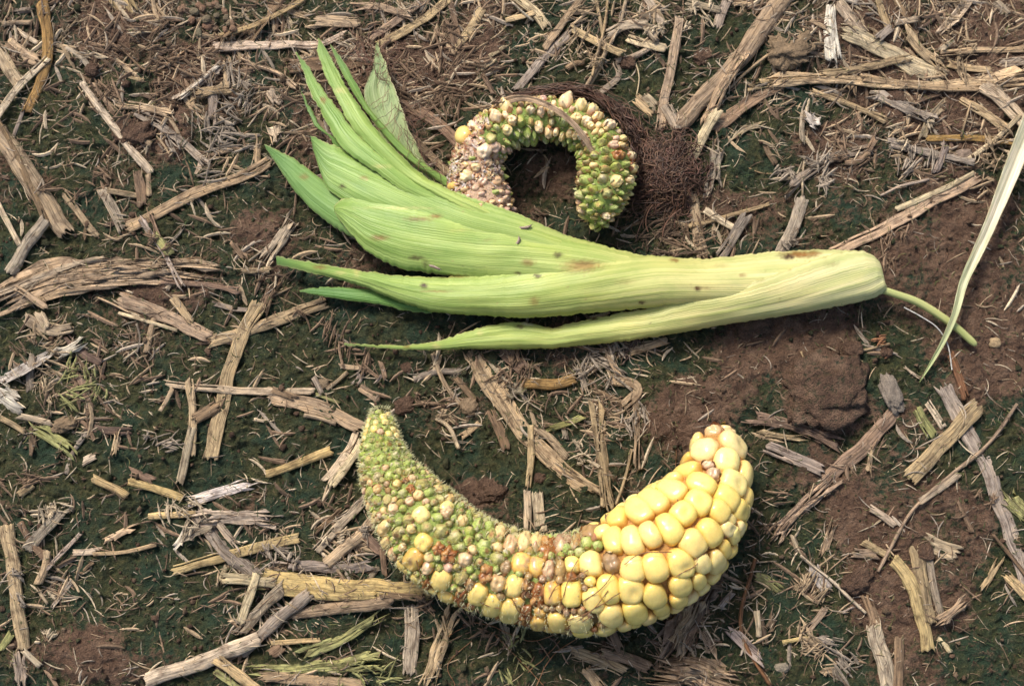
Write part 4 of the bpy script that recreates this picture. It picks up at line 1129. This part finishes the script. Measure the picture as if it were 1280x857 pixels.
# silk
pa = []; ra = []; ti = []
outer = resample([(612,132),(640,120),(680,112),(720,112),(760,128),(790,158),(805,190),(820,215)], n=60)
rt = cob_top(cobR)
for _ in range(150):      # bands following the outside of the ring into the tangle
    a0_ = random.uniform(0, 42); ln = random.uniform(10, 30); ii = np.clip(np.linspace(a0_, a0_+ln, 16), 0, 59)
    P = np.stack([np.interp(ii, np.arange(60), outer[:, 0]), np.interp(ii, np.arange(60), outer[:, 1])], 1)
    f = np.clip((ii-30)/30, 0, 1); s0 = random.uniform(0, 99); off = random.gauss(0, 4)+f*random.gauss(0, 12)
    P[:, 0] += off*0.7+7*lat_noise(np.arange(16)/4+s0, np.zeros(16), 4)*(1+f*2); P[:, 1] += -off*0.7+7*lat_noise(np.arange(16)/4+s0, np.zeros(16)+5, 4)*(1+f*2)
    z = np.array([rt(*q) for q in P])*random.choice([.5, .8, .95])+random.uniform(2, 12)+6*lat_noise(np.arange(16)/4+s0, np.zeros(16), 5); z = np.maximum(z, 1)
    pa.append(at(P[:, 0], P[:, 1], z))
for _ in range(680):      # the tangle itself
    a = random.uniform(0, 6.28); r = abs(random.gauss(0, 0.48)); cx, cy = 836+40*r*math.cos(a)+10*math.sin(a*3), 212+44*r*math.sin(a)+8*math.sin(a*2+1)
    if random.random() < .3: cx -= 28*random.random(); cy += 22*random.random()
    k = 20; ang = random.uniform(0, 6.28)+np.cumsum(np.random.default_rng(random.randrange(10**6)).normal(0, .5, k))+np.linspace(0, random.gauss(0, 3.2), k)
    st = random.uniform(1.3, 3.0); X = cx+np.cumsum(np.cos(ang))*st; Y = cy+np.cumsum(np.sin(ang))*st
    rr = np.hypot((X-838)/46, (Y-214)/50); pull = np.clip(rr-1.15, 0, 2)[:, None]*(0 if random.random() < .12 else 1); X = X-pull[:, 0]*(X-838)*.5; Y = Y-pull[:, 0]*(Y-214)*.5
    hh = 30*np.clip(1-((X-835)/58)**2-((Y-210)/58)**2, 0.05, 1)
    z = 2+hh*random.random()**.6+3*lat_noise(np.arange(k)/4+random.uniform(0, 99), np.zeros(k), 6); pa.append(at(X, Y, np.maximum(z, .5)))
for _ in range(70):       # wisps trailing below and across
    x0, y0 = random.uniform(790, 860), random.uniform(240, 262); k = 14; an = random.uniform(1.6, 3.3)+np.linspace(0, random.gauss(0, 1), k); st = random.uniform(1.5, 4.5)
    X = x0+np.cumsum(np.cos(an))*st; Y = y0+np.cumsum(np.sin(an))*st*.7; pa.append(at(X, Y, np.linspace(random.uniform(4, 22), 2, k)))
ra = [random.choice([.3, .4, .5, .7, .95])*random.uniform(.8, 1.1) for _ in pa]; ti = [np.array([0.082, 0.041, 0.026])*random.uniform(.4, 2.2)*np.array([1, random.uniform(.9, 1.15), 1]) for _ in pa]
o = strands('silk', pa, ra, ti, M_silk, rootR, 3); shift_child(o, rootR); o['label'] = 'tangle of dark brown silk'
# husk scrap strip across the ring
_ring_leaf = piece([(617,152),(634,143),(662,143),(692,156),(720,181),(738,206),(746,224)], 7.5, 'leaf', 'tan', zs=[48,66,74,76,74,66,54], name='dry_leaf', register=False, seed=5)
tag(_ring_leaf, 'curled tan dry leaf strip lying across the top of the coiled cob', 'dry leaf', 'straw litter')

# ------------------------------------------------------------------ husk
HSPOT = [(730,331,26,7,.8,'b'),(722,338,22,5,.4,'b'),(1000,318,24,5,1,'b'),(985,321,9,4,1,'d'),(1018,316,8,4,.8,'b'),(872,361,4,3,1,'d'),(742,398,6,3,1,'d'),(802,378,5,2,1,'d'),(530,357,4,4,1,'d'),(672,345,5,3,.9,'d'),(647,341,4,2,.8,'d'),
 (843,325,6,2.5,.8,'b'),(660,328,9,5,.7,'b'),(475,297,12,4,.8,'b'),(523,274,18,3,.7,'b'),(545,270,8,3,.8,'b'),(520,322,10,3,.8,'d'),(532,330,4,7,.6,'d'),(698,319,6,4,.8,'d'),(928,344,5,2.5,.6,'b'),(668,376,6,6,.6,'b'),(545,364,24,1.6,.6,'b'),
 (428,233,4,3,.8,'d'),(455,222,6,2.5,.6,'b'),(478,208,14,2.5,.5,'y'),(404,125,4,4,.8,'b'),(424,113,10,4,.5,'y'),(380,221,6,4,.6,'b'),(500,260,60,2,.4,'y'),(650,408,7,3,.8,'d'),(660,404,8,3,.7,'w'),(690,407,12,3,.9,'b'),(545,433,6,4,.7,'y'),(508,433,5,3,.7,'b'),
 (600,416,4,3,.6,'y'),(400,334,10,3,.7,'b'),(425,341,8,2.5,.5,'y'),(446,337,5,10,.6,'y'),(570,345,18,2.5,.6,'b'),(880,360,14,2,.4,'b'),(1040,330,10,3,.3,'b'),(900,332,12,3,.25,'b'),(780,352,14,4,.25,'b'),(610,300,10,2,.3,'b'),(575,288,16,2,.3,'y')]
HC = dict(b=(0.26,0.13,0.035), d=(0.06,0.03,0.015), y=(0.62,0.56,0.22), w=(0.6,0.52,0.38))
def husk_color(px, py, base):
    """living tissue colour: dark green at the blade ends, yellow-green at the shank"""
    x = px
    s = np.clip((x-340)/760, 0, 1)[:, None]
    stops = [0, .12, .3, .5, .7, .88, 1.0]
    cols = np.array([(0.20,0.34,0.085),(0.29,0.43,0.115),(0.37,0.49,0.14),(0.46,0.53,0.17),(0.60,0.58,0.25),(0.66,0.64,0.33),(0.66,0.66,0.36)])
    C = np.stack([np.interp(s[:, 0], stops, cols[:, k]) for k in range(3)], 1)
    return C*np.asarray(base)*np.array([.985, .97, .90])
def husk_leaf(stn, base=(1, 1, 1), m=34, th=1.1, rag=1.0, seed=0, parent=None, label=None, tipdark=0.5, rim=0.5, name='husk_leaf', wave=1.0, yl=None):
    S = resample([tuple(q) for q in stn], step=2.6); n = len(S)
    Lp, Rp = S[:, 0:2], S[:, 2:4]; h, zc, pL, pR = S[:, 4], S[:, 5], np.radians(S[:, 6]), np.radians(S[:, 7])
    v = np.linspace(0, 1, m); al = np.r_[0, np.cumsum(np.linalg.norm(np.diff((Lp+Rp)/2, axis=0), axis=1))]
    phi = pL[:, None]+(pR-pL)[:, None]*v[None]
    def lm(p): return np.sin(np.clip(p, -np.pi/2, np.pi/2))
    s0, s1 = np.sin(np.maximum(pL, -np.pi/2)), np.sin(np.minimum(pR, np.pi/2))
    lat = (np.sin(phi)-s0[:, None])/(s1-s0)[:, None]
    rg = rag*(lat_noise(al/5, np.zeros(n)+seed, 21)+0.8*lat_noise(al/17, np.zeros(n)+seed, 22)); rg2 = rag*(lat_noise(al/5, np.zeros(n)+seed+9, 23)+.8*lat_noise(al/17, np.zeros(n)+seed+9, 22))
    wd = np.linalg.norm(Rp-Lp, axis=1)+1e-6
    lat = lat+(rg/wd)[:, None]*(1-v[None])**3*1.8+(rg2/wd)[:, None]*v[None]**3*1.8
    P = Lp[:, None]*(1-lat[..., None])+Rp[:, None]*lat[..., None]
    z = zc[:, None]+h[:, None]*np.cos(phi)
    big = np.minimum(wd/30, 1)[:, None]
    z = z+wave*big*(1.5*lat_noise(al[:, None]/55+seed, v[None]*3+seed*2.3+0*al[:, None], 24)+0.9*lat_noise(al[:, None]/75+seed, v[None]*8+0*al[:, None], 25)+0.8*np.exp(-((al[:, None]-12)/14)**2)*lat_noise(al[:, None]/7, v[None]*7, 26))
    G = at(P[..., 0], P[..., 1], z)
    V, F = sheet_solid(G, th, np.ones((n-1, m-1), bool))
    cpx = to_px(V); C = husk_color(cpx[:, 0], cpx[:, 1], base)
    if yl is not None: C = C*(1-yl[3])+np.array(yl[:3])*yl[3]
    vv = np.tile(np.tile(v[None], (n, 1)).reshape(-1), 2); ss = np.tile(np.repeat(al, m), 2)
    td = np.clip(1-(al[-1]-ss)/45, 0, 1)*tipdark; C = C*(1-td[:, None])+np.array([0.085, 0.20, 0.055])*td[:, None]
    ed = np.minimum(vv, 1-vv)*np.tile(np.repeat(wd, m), 2); en = fbm(ss/14, vv*3+seed, 63, 3); k = (np.exp(-ed/(1.0+1.6*np.clip(en, 0, 1)))*rim)[:, None]; C = C*(1-k)+np.where(en[:, None] > .18, np.array([[0.34, 0.20, 0.08]]), np.array([[0.60, 0.50, 0.28]]))*k
    jx = 2.2*fbm(cpx[:, 0]/4, cpx[:, 1]/4, 77, 3)
    for (a, b_, rx, ry, s_, kd) in HSPOT:
        q = ((cpx[:, 0]+jx*1.5-a)/rx)**2+((cpx[:, 1]+jx-b_)/ry)**2; k = np.clip(1.35*np.exp(-q)-.2+0.35*(q < 3)*fbm(cpx[:, 0]/3, cpx[:, 1]/3, 5, 2), 0, 1)[:, None]*s_
        C = C*(1-k)+np.array(HC[kd])*k
    for (sc_, th_, cc_) in ((5.0, .62, (0.13, 0.075, 0.035)), (11., .55, (0.42, 0.33, 0.13))):   # specks of dirt and scuffs
        k = np.clip((fbm(cpx[:, 0]/sc_, cpx[:, 1]/(sc_*.45), 90, 3)-th_)*6, 0, .75)[:, None]; C = C*(1-k)+np.array(cc_)*k
    lw = np.tile(((lat-0.5)*wd[:, None]).reshape(-1), 2)
    me = mesh_np(name, V-np.array(parent.location)/U, F, True, {'tint': rgba(C), 'grain': np.stack([ss, (vv-0.5)*np.maximum(wd.max(), 8)*1.15, np.full(len(ss), seed*7.7)], 1)})
    o = link(name, me, M_husk, parent)
    if label: o['label'] = label
    return o
hroot = empty('corn_husk', at(np.array([760.]), np.array([350.]), 0.)[0])
tag(hroot, 'fresh green corn husk with splayed leaf tips and a pale cut end', 'corn husk')
# stations: left edge x,y, right edge x,y, bulge, centre height, edge angles
husk_leaf([(580,262,586,250,-3,14,-60,60),(540,236,548,230,-5,20,-60,60),(510,206,532,204,-7,25,-60,60),(485,180,516,171,-8,28,-65,60),(470,158,506,146,-8,30,-70,60),(459,138,498,122,-8,31,-70,60),(455,117,492,107,-7,31,-70,60),(459,101,486,92,-5,30,-60,60),(466,84,481,76,-3,28,-60,60),(468,66,475,62,-2,26,-60,60),(471,51,472,51,-1,24,-60,60)],
  (0.95,0.97,1.3), 26, parent=hroot, seed=1, rim=.8, label='rightmost tip, cupped, with silk threads', yl=(0.42,0.46,0.25,.55))
husk_leaf([(560,235,575,232,4,20,-60,60),(505,196,520,196,6,24,-60,60),(465,150,480,156,6,26,-60,60),(445,122,460,132,5,27,-60,60),(430,96,445,103,4,28,-60,60),(422,80,433,82,3,28,-60,60),(412,55,413,55,1,26,-60,60)],
  (0.62,0.75,0.65), 16, parent=hroot, seed=2, rim=.5)
husk_leaf([(540,262,540,320,12,10,-80,70),(500,258,500,312,15,12,-80,70),(465,250,462,306,15,13,-80,80),(430,241,428,290,14,14,-80,80),(400,222,402,272,11,15,-75,80),(376,204,374,246,8,16,-70,80),(352,190,354,218,5,17,-70,70),(330,180,333,187,1,17,-60,60)],
  (0.85,0.95,1.1), 26, parent=hroot, seed=3, rim=.6)
husk_leaf([(540,372,540,392,3,10,-60,60),(507,374,507,388,4,12,-60,60),(470,363,478,381,5,12,-60,60),(430,359,440,376,5,12,-60,60),(396,359,402,370,3,12,-60,60),(374,363,375,365,1,12,-60,60)],
  (0.42,0.62,0.5), 14, parent=hroot, seed=4, rim=.25, tipdark=.2, label='dark green twisted leaf end')
husk_leaf([(425,190,430,182,2,24,-60,60),(411,172,416,170,3,26,-60,60),(395,158,401,158,3,25,-60,60),(384,138,389,137,2,22,-60,60),(376,114,377,114,.5,18,-60,60)], (0.55,0.7,0.6), 8, parent=hroot, seed=5, rim=.2)
husk_leaf([(800,320,800,350,24,22,-90,40),(740,305,745,345,24,26,-85,50),(690,286,700,335,22,33,-70,55),(640,264,650,325,19,40,-55,65),(590,247,600,318,18,41,-50,70),(545,231,555,304,20,36,-55,70),(500,215,510,290,24,27,-65,65),(460,200,462,270,23,24,-70,60),(428,186,428,250,17,24,-65,60),(408,178,410,236,11,24,-60,60),(395,172,400,214,6,24,-60,60),(388,170,391,186,2,24,-60,60)],
  (0.95,1,1), 44, parent=hroot, seed=6, rim=.6)
husk_leaf([(620,282,618,262,5,40,-60,60),(560,262,560,243,7,45,-60,60),(510,243,515,224,8,46,-60,60),(475,219,480,197,9,43,-62,62),(442,197,456,176,9,39,-65,65),(422,178,440,160,9,35,-65,65),(408,153,426,140,7,32,-65,65),(394,127,407,117,5,30,-60,60),(384,106,396,100,4,28,-60,60),(379,89,386,84,2,26,-60,60),(369,65,371,65,.5,24,-60,60)],
  (0.92,0.98,0.95), 22, parent=hroot, seed=7, rim=.4)
husk_leaf([(690,305,695,288,6,36,-60,60),(640,288,642,272,7,46,-70,85),(590,268,594,252,9,49,-70,75),(545,246,554,233,10,47,-70,75),(503,222,529,219,12,41,-70,75),(475,197,506,199,12,40,-70,70),(452,174,485,178,12,39,-70,70),(437,155,465,155,11,37,-70,70),(423,128,449,132,9,34,-65,65),(408,98,434,110,7,32,-65,65),(399,74,421,86,5,30,-60,60),(397,60,412,68,3,28,-60,60),(397,48,398,48,.5,26,-60,60)],
  (1.03,1.03,1), 26, parent=hroot, seed=8, rim=.45)
husk_leaf([(880,330,880,378,24,26,-98,60),(800,318,802,372,28,27,-98,60),(742,303,746,365,31,28,-92,60),(690,289,692,360,33,28,-80,62),(640,276,645,355,34,28,-60,65),(595,269,600,351,33,28,-48,70),(540,260,548,343,31,28,-42,75),(495,252,500,335,27,28,-42,75),(460,247,463,317,22,28,-45,75),(438,246,441,296,15,28,-50,70),(424,251,426,277,8,27,-55,65),(417,258,418,266,2,26,-60,60)],
  (1,1.02,1), 54, parent=hroot, seed=9, rim=.8, tipdark=.05)
husk_leaf([(1102,342,1106,350,5,28,-100,100),(1092,322,1102,362,15,27,-100,100),(1070,314,1090,372,24,27,-100,100),(1030,312,1050,382,27,27,-100,100),(960,315,990,386,28,28,-100,100),(880,323,900,382,30,29,-100,100),(810,319,825,384,33,29,-95,100),(735,318,740,391,34,30,-62,100),(660,332,662,397,31,30,-55,100),(600,343,600,394,27,28,-50,97),(545,346,545,390,22,26,-55,95),(497,344,497,376,16,24,-60,90),(452,338,456,359,10,22,-60,80),(402,330,406,345,6,20,-60,70),(345,320,346,331,2,17,-60,60)],
  (1.03,1.02,1), 56, parent=hroot, seed=10, rim=.55, tipdark=.6)
husk_leaf([(1106,352,1109,358,3,28,-100,100),(1098,325,1106,364,15,28,-80,100),(1072,313,1090,373,26,29,-45,104),(1030,320,1050,382,31,28,-22,104),(965,344,985,394,32,27,-8,104),(905,362,915,404,30,24,0,104),(860,369,860,414,24,20,-6,104),(815,384,810,422,19,16,-28,104),(770,392,765,428,17,13,-45,102),(725,401,722,432,15,12,-55,100),(690,409,690,435,13,11,-60,98),(660,403,660,436,14,11,-60,98),(630,403,630,436,14,11,-60,95),(590,412,590,436,11,11,-60,90),(550,425,550,437,6,11,-60,80),(505,431,505,437,3,10,-60,60),(430,429,430,431,.6,8,-60,60)],
  (1.05,1.04,1), 44, parent=hroot, seed=11, rim=.5, tipdark=.75, rag=.9)
# stem left at the cut end
S = resample([(1096,360,26),(1118,367,26),(1150,379,22),(1190,405,15),(1221,432,9)], step=2.5); P = at(S[:, 0], S[:, 1], S[:, 2]); n = len(P); uu = np.linspace(0, 1, n)
r = np.interp(uu, [0, .06, .5, .94, .985, 1], [7, 4.6, 5.0, 4.6, 3.4, 0.4])
o = strands('stem', [P], [r], [np.array([0.50, 0.51, 0.21])], M_husk, hroot, 14); shift_child(o, hroot)
me = o.data; av = np.zeros((len(me.vertices), 3), np.float32); av[:, 0] = np.repeat(np.arange(n)*2.5, 14); av[:, 1] = np.tile(np.arange(14)*1.0, n); a_ = me.attributes.new('grain', 'FLOAT_VECTOR', 'POINT'); a_.data.foreach_set('vector', av.ravel())
# silk threads caught on the leaf tips
pa = []
for _ in range(60):
    k = 12; t0 = random.random(); x0 = 470+60*t0+random.uniform(-8, 8); y0 = 60+150*t0+random.uniform(-12, 12); a = 1.1+random.gauss(0, .7)
    an = a+np.cumsum(np.random.default_rng(random.randrange(10**6)).normal(0, .35, k)); st = random.uniform(2, 5)
    X = x0+np.cumsum(np.cos(an))*st; Y = y0+np.cumsum(np.sin(an))*st; pa.append(at(X, Y, np.full(k, random.uniform(26, 33))))
for _ in range(50):
    k = 12; x0, y0 = random.uniform(450, 480), random.uniform(45, 95); an = random.uniform(0, 6.28)+np.cumsum(np.random.default_rng(random.randrange(10**6)).normal(0, .4, k)); st = random.uniform(2, 4)
    pa.append(at(x0+np.cumsum(np.cos(an))*st, y0+np.cumsum(np.sin(an))*st, np.full(k, random.uniform(8, 28))))
o = strands('silk', pa, [.36]*len(pa), [np.array([0.13, 0.06, 0.035])*random.uniform(.6, 1.6) for _ in pa], M_silk, hroot, 3); shift_child(o, hroot)

# ------------------------------------------------------------------ pale grass blade and small things
def blade(stn, name, label, cat, yl):
    e = type('E', (), {})(); e.location = (0, 0, 0)
    class Q: location = (0.0, 0.0, 0.0)
    S = resample(stn, step=3); n = len(S); m = 15; v = np.linspace(-1, 1, m)
    d = np.gradient(S[:, :2], axis=0); d /= np.linalg.norm(d, axis=1)[:, None]; sd_ = np.stack([-d[:, 1], d[:, 0]], 1)
    P = S[:, None, :2]+sd_[:, None]*(v[None]*S[:, 2:3]/2)[..., None]
    z = S[:, 3:4]+np.abs(v[None])**1.3*S[:, 2:3]*0.25*np.sign(1)+0.7*lat_noise(np.arange(n)[:, None]/9, v[None]*2, 8)
    G = at(P[..., 0], P[..., 1], z); V, F = sheet_solid(G, .8, np.ones((n-1, m-1), bool))
    s = np.tile(np.repeat(np.arange(n)*3., m), 2); vv = np.tile((v[None]*S[:, 2:3]/2).reshape(-1), 2); u = s/s.max()
    u = np.clip((u-.45)/.55, 0, 1)**1.3; C = np.array([0.70, 0.64, 0.47])*(1-u[:, None])+np.array([0.42, 0.50, 0.22])*u[:, None]
    C = C*(1-0.35*np.exp(-((vv-1)/0.9)**2))[:, None]; eb = np.exp(-(1-np.abs(np.tile(np.tile(v[None], (n, 1)).reshape(-1), 2)))/.12)*.6*(fbm(s/18, vv*0+2, 4, 2) > -.1); C = C*(1-eb[:, None])+np.array([0.42, 0.30, 0.14])*eb[:, None]
    o = link(name, mesh_np(name, V, F, True, {'tint': rgba(C), 'grain': np.stack([s, vv, s*0+3], 1)}), M_blade); recentre(o); tag(o, label, cat); return o
blade([(1312,95,27,34),(1284,165,24,30),(1262,220,21,26),(1240,275,16,24),(1222,315,14,22),(1205,352,11,24),(1194,392,9,26),(1180,425,7,18),(1165,452,4.5,10),(1149,478,1,5)], 'grass_blade', 'long pale green and white dry blade crossing the green stem at the right edge', 'grass blade', None)
P = resample([(1130,384,26),(1152,396,24),(1172,410,20),(1185,432,12),(1190,462,6)], step=3)
o = strands('plant_fibre', [at(P[:, 0], P[:, 1], P[:, 2])], [.8], [np.array([0.55, 0.52, 0.46])], M_fibre, None, 5); recentre(o); tag(o, 'thin white thread hanging beside the green stem of the husk', 'fibre')
def husk_top(x, y):                       # ray-free estimate: bulge of the two main sheaths
    return 62
for (pth, lab, zz) in (([(650,298),(657,297),(664,295)], 'tiny grey flake on the husk, upper of the two near its middle', 57), ([(645,319),(648,314),(649,309)], 'tiny grey flake on the husk, lower of the two near its middle', 60), ([(540,343),(547,344),(553,348)], 'tiny pale flake on the husk above its lower leaf', 52)):
    o = piece(pth, 3.2, 'leaf', 'grey', zs=[zz, zz], name='plant_flake', register=False, seed=3); tag(o, lab, 'flake')

# ------------------------------------------------------------------ labels for the straw pieces
LM = [((855,710),'yellow end of the long cob'),((478,560),'green tip of the long cob'),((610,700),'middle of the long cob'),((675,190),'coiled cob'),((838,214),'dark silk tangle'),
      ((400,150),'upper husk leaf tips'),((355,250),'leftmost husk leaf'),((390,345),'lower husk leaf tips'),((700,350),'middle of the husk'),((1095,340),'cut end of the husk'),((1190,405),'green stem'),
      ((1250,250),'pale blade'),((1033,488),'big flat clod'),((130,345),'thick frayed stalk at left'),((40,228),'mottled thick stem'),((915,80),'thick tan stalk'),
      ((655,540),'broad curved stalk'),((1230,610),'long grey strip'),((18,730),'tall upright stem'),((435,733),'thick yellow stalk'),
      ((262,24),'heap of crumbs'),((985,62),'top tan clod'),((1110,104),'longest level straws'),((865,840),'broad bottom stalk'),((250,826),'pale round stem'),
      ((290,489),'thin level straw'),((1130,750),'upright stalk pieces'),((160,600),'yellow stem bits')]
DIRS = ['right of','upper right of','above','upper left of','left of','lower left of','below','lower right of']
SW = dict(plank='flat strip', tube='round stalk', leaf='dry leaf', fibre='frayed strip', twig='thin twig')
cats = dict(plank='straw', tube='stalk', leaf='dry leaf', fibre='straw', twig='twig')
used = {}
for (o, c, L, wd, tn, st, a, P2) in PIECES:
    ori = 'lying level' if a < 15 or a > 165 else ('rising right' if a < 70 else ('upright' if a < 110 else 'falling right'))
    size = 'tiny' if L < 30 else ('short' if L < 55 else ('' if L < 110 else 'long'))
    if wd > 17: size = 'broad'
    ds = sorted((math.hypot(c[0]-p[0], c[1]-p[1]), i) for i, (p, nme) in enumerate(LM))
    for (d, i) in ds[:6]:
        p, nme = LM[i]
        if d < 16: rel = 'at the'; ph = f'making the {nme}' if wd > 12 else f'by the {nme}'
        else:
            k = int(round((math.degrees(math.atan2(p[1]-c[1], c[0]-p[0])) % 360)/45)) % 8
            ph = ('just ' if d < 55 else '')+DIRS[k]+' the '+nme
        w_t = TW[tn].split()[0] if size else TW[tn]
        lab = ' '.join(x for x in [size, w_t, SW[st], ori+',', ph] if x)
        if ph.startswith('making'): lab = f'{nme}, {w_t}, {ori}'
        if lab not in used and len(lab.split()) <= 16: break
    if lab in used:
        base_l = lab; h_ = 'left' if c[0] < 427 else ('middle' if c[0] < 853 else 'right'); v_ = 'upper' if c[1] < 286 else ('central' if c[1] < 571 else 'lower')
        for ex in ('in '+v_+' '+h_, 'width %s' % ('narrow' if wd < 8 else 'wide')):
            if base_l+', '+ex not in used: lab = base_l+', '+ex; break
    used[lab] = 1
    tag(o, lab, cats[st], 'straw litter')
for o in list(col.objects):
    if o.parent is None and o.type in ('MESH', 'EMPTY') and 'label' not in o and 'kind' not in o: print('UNLABELLED', o.name)
print('pieces', len(PIECES), 'longest label', max(len(k.split()) for k in used))
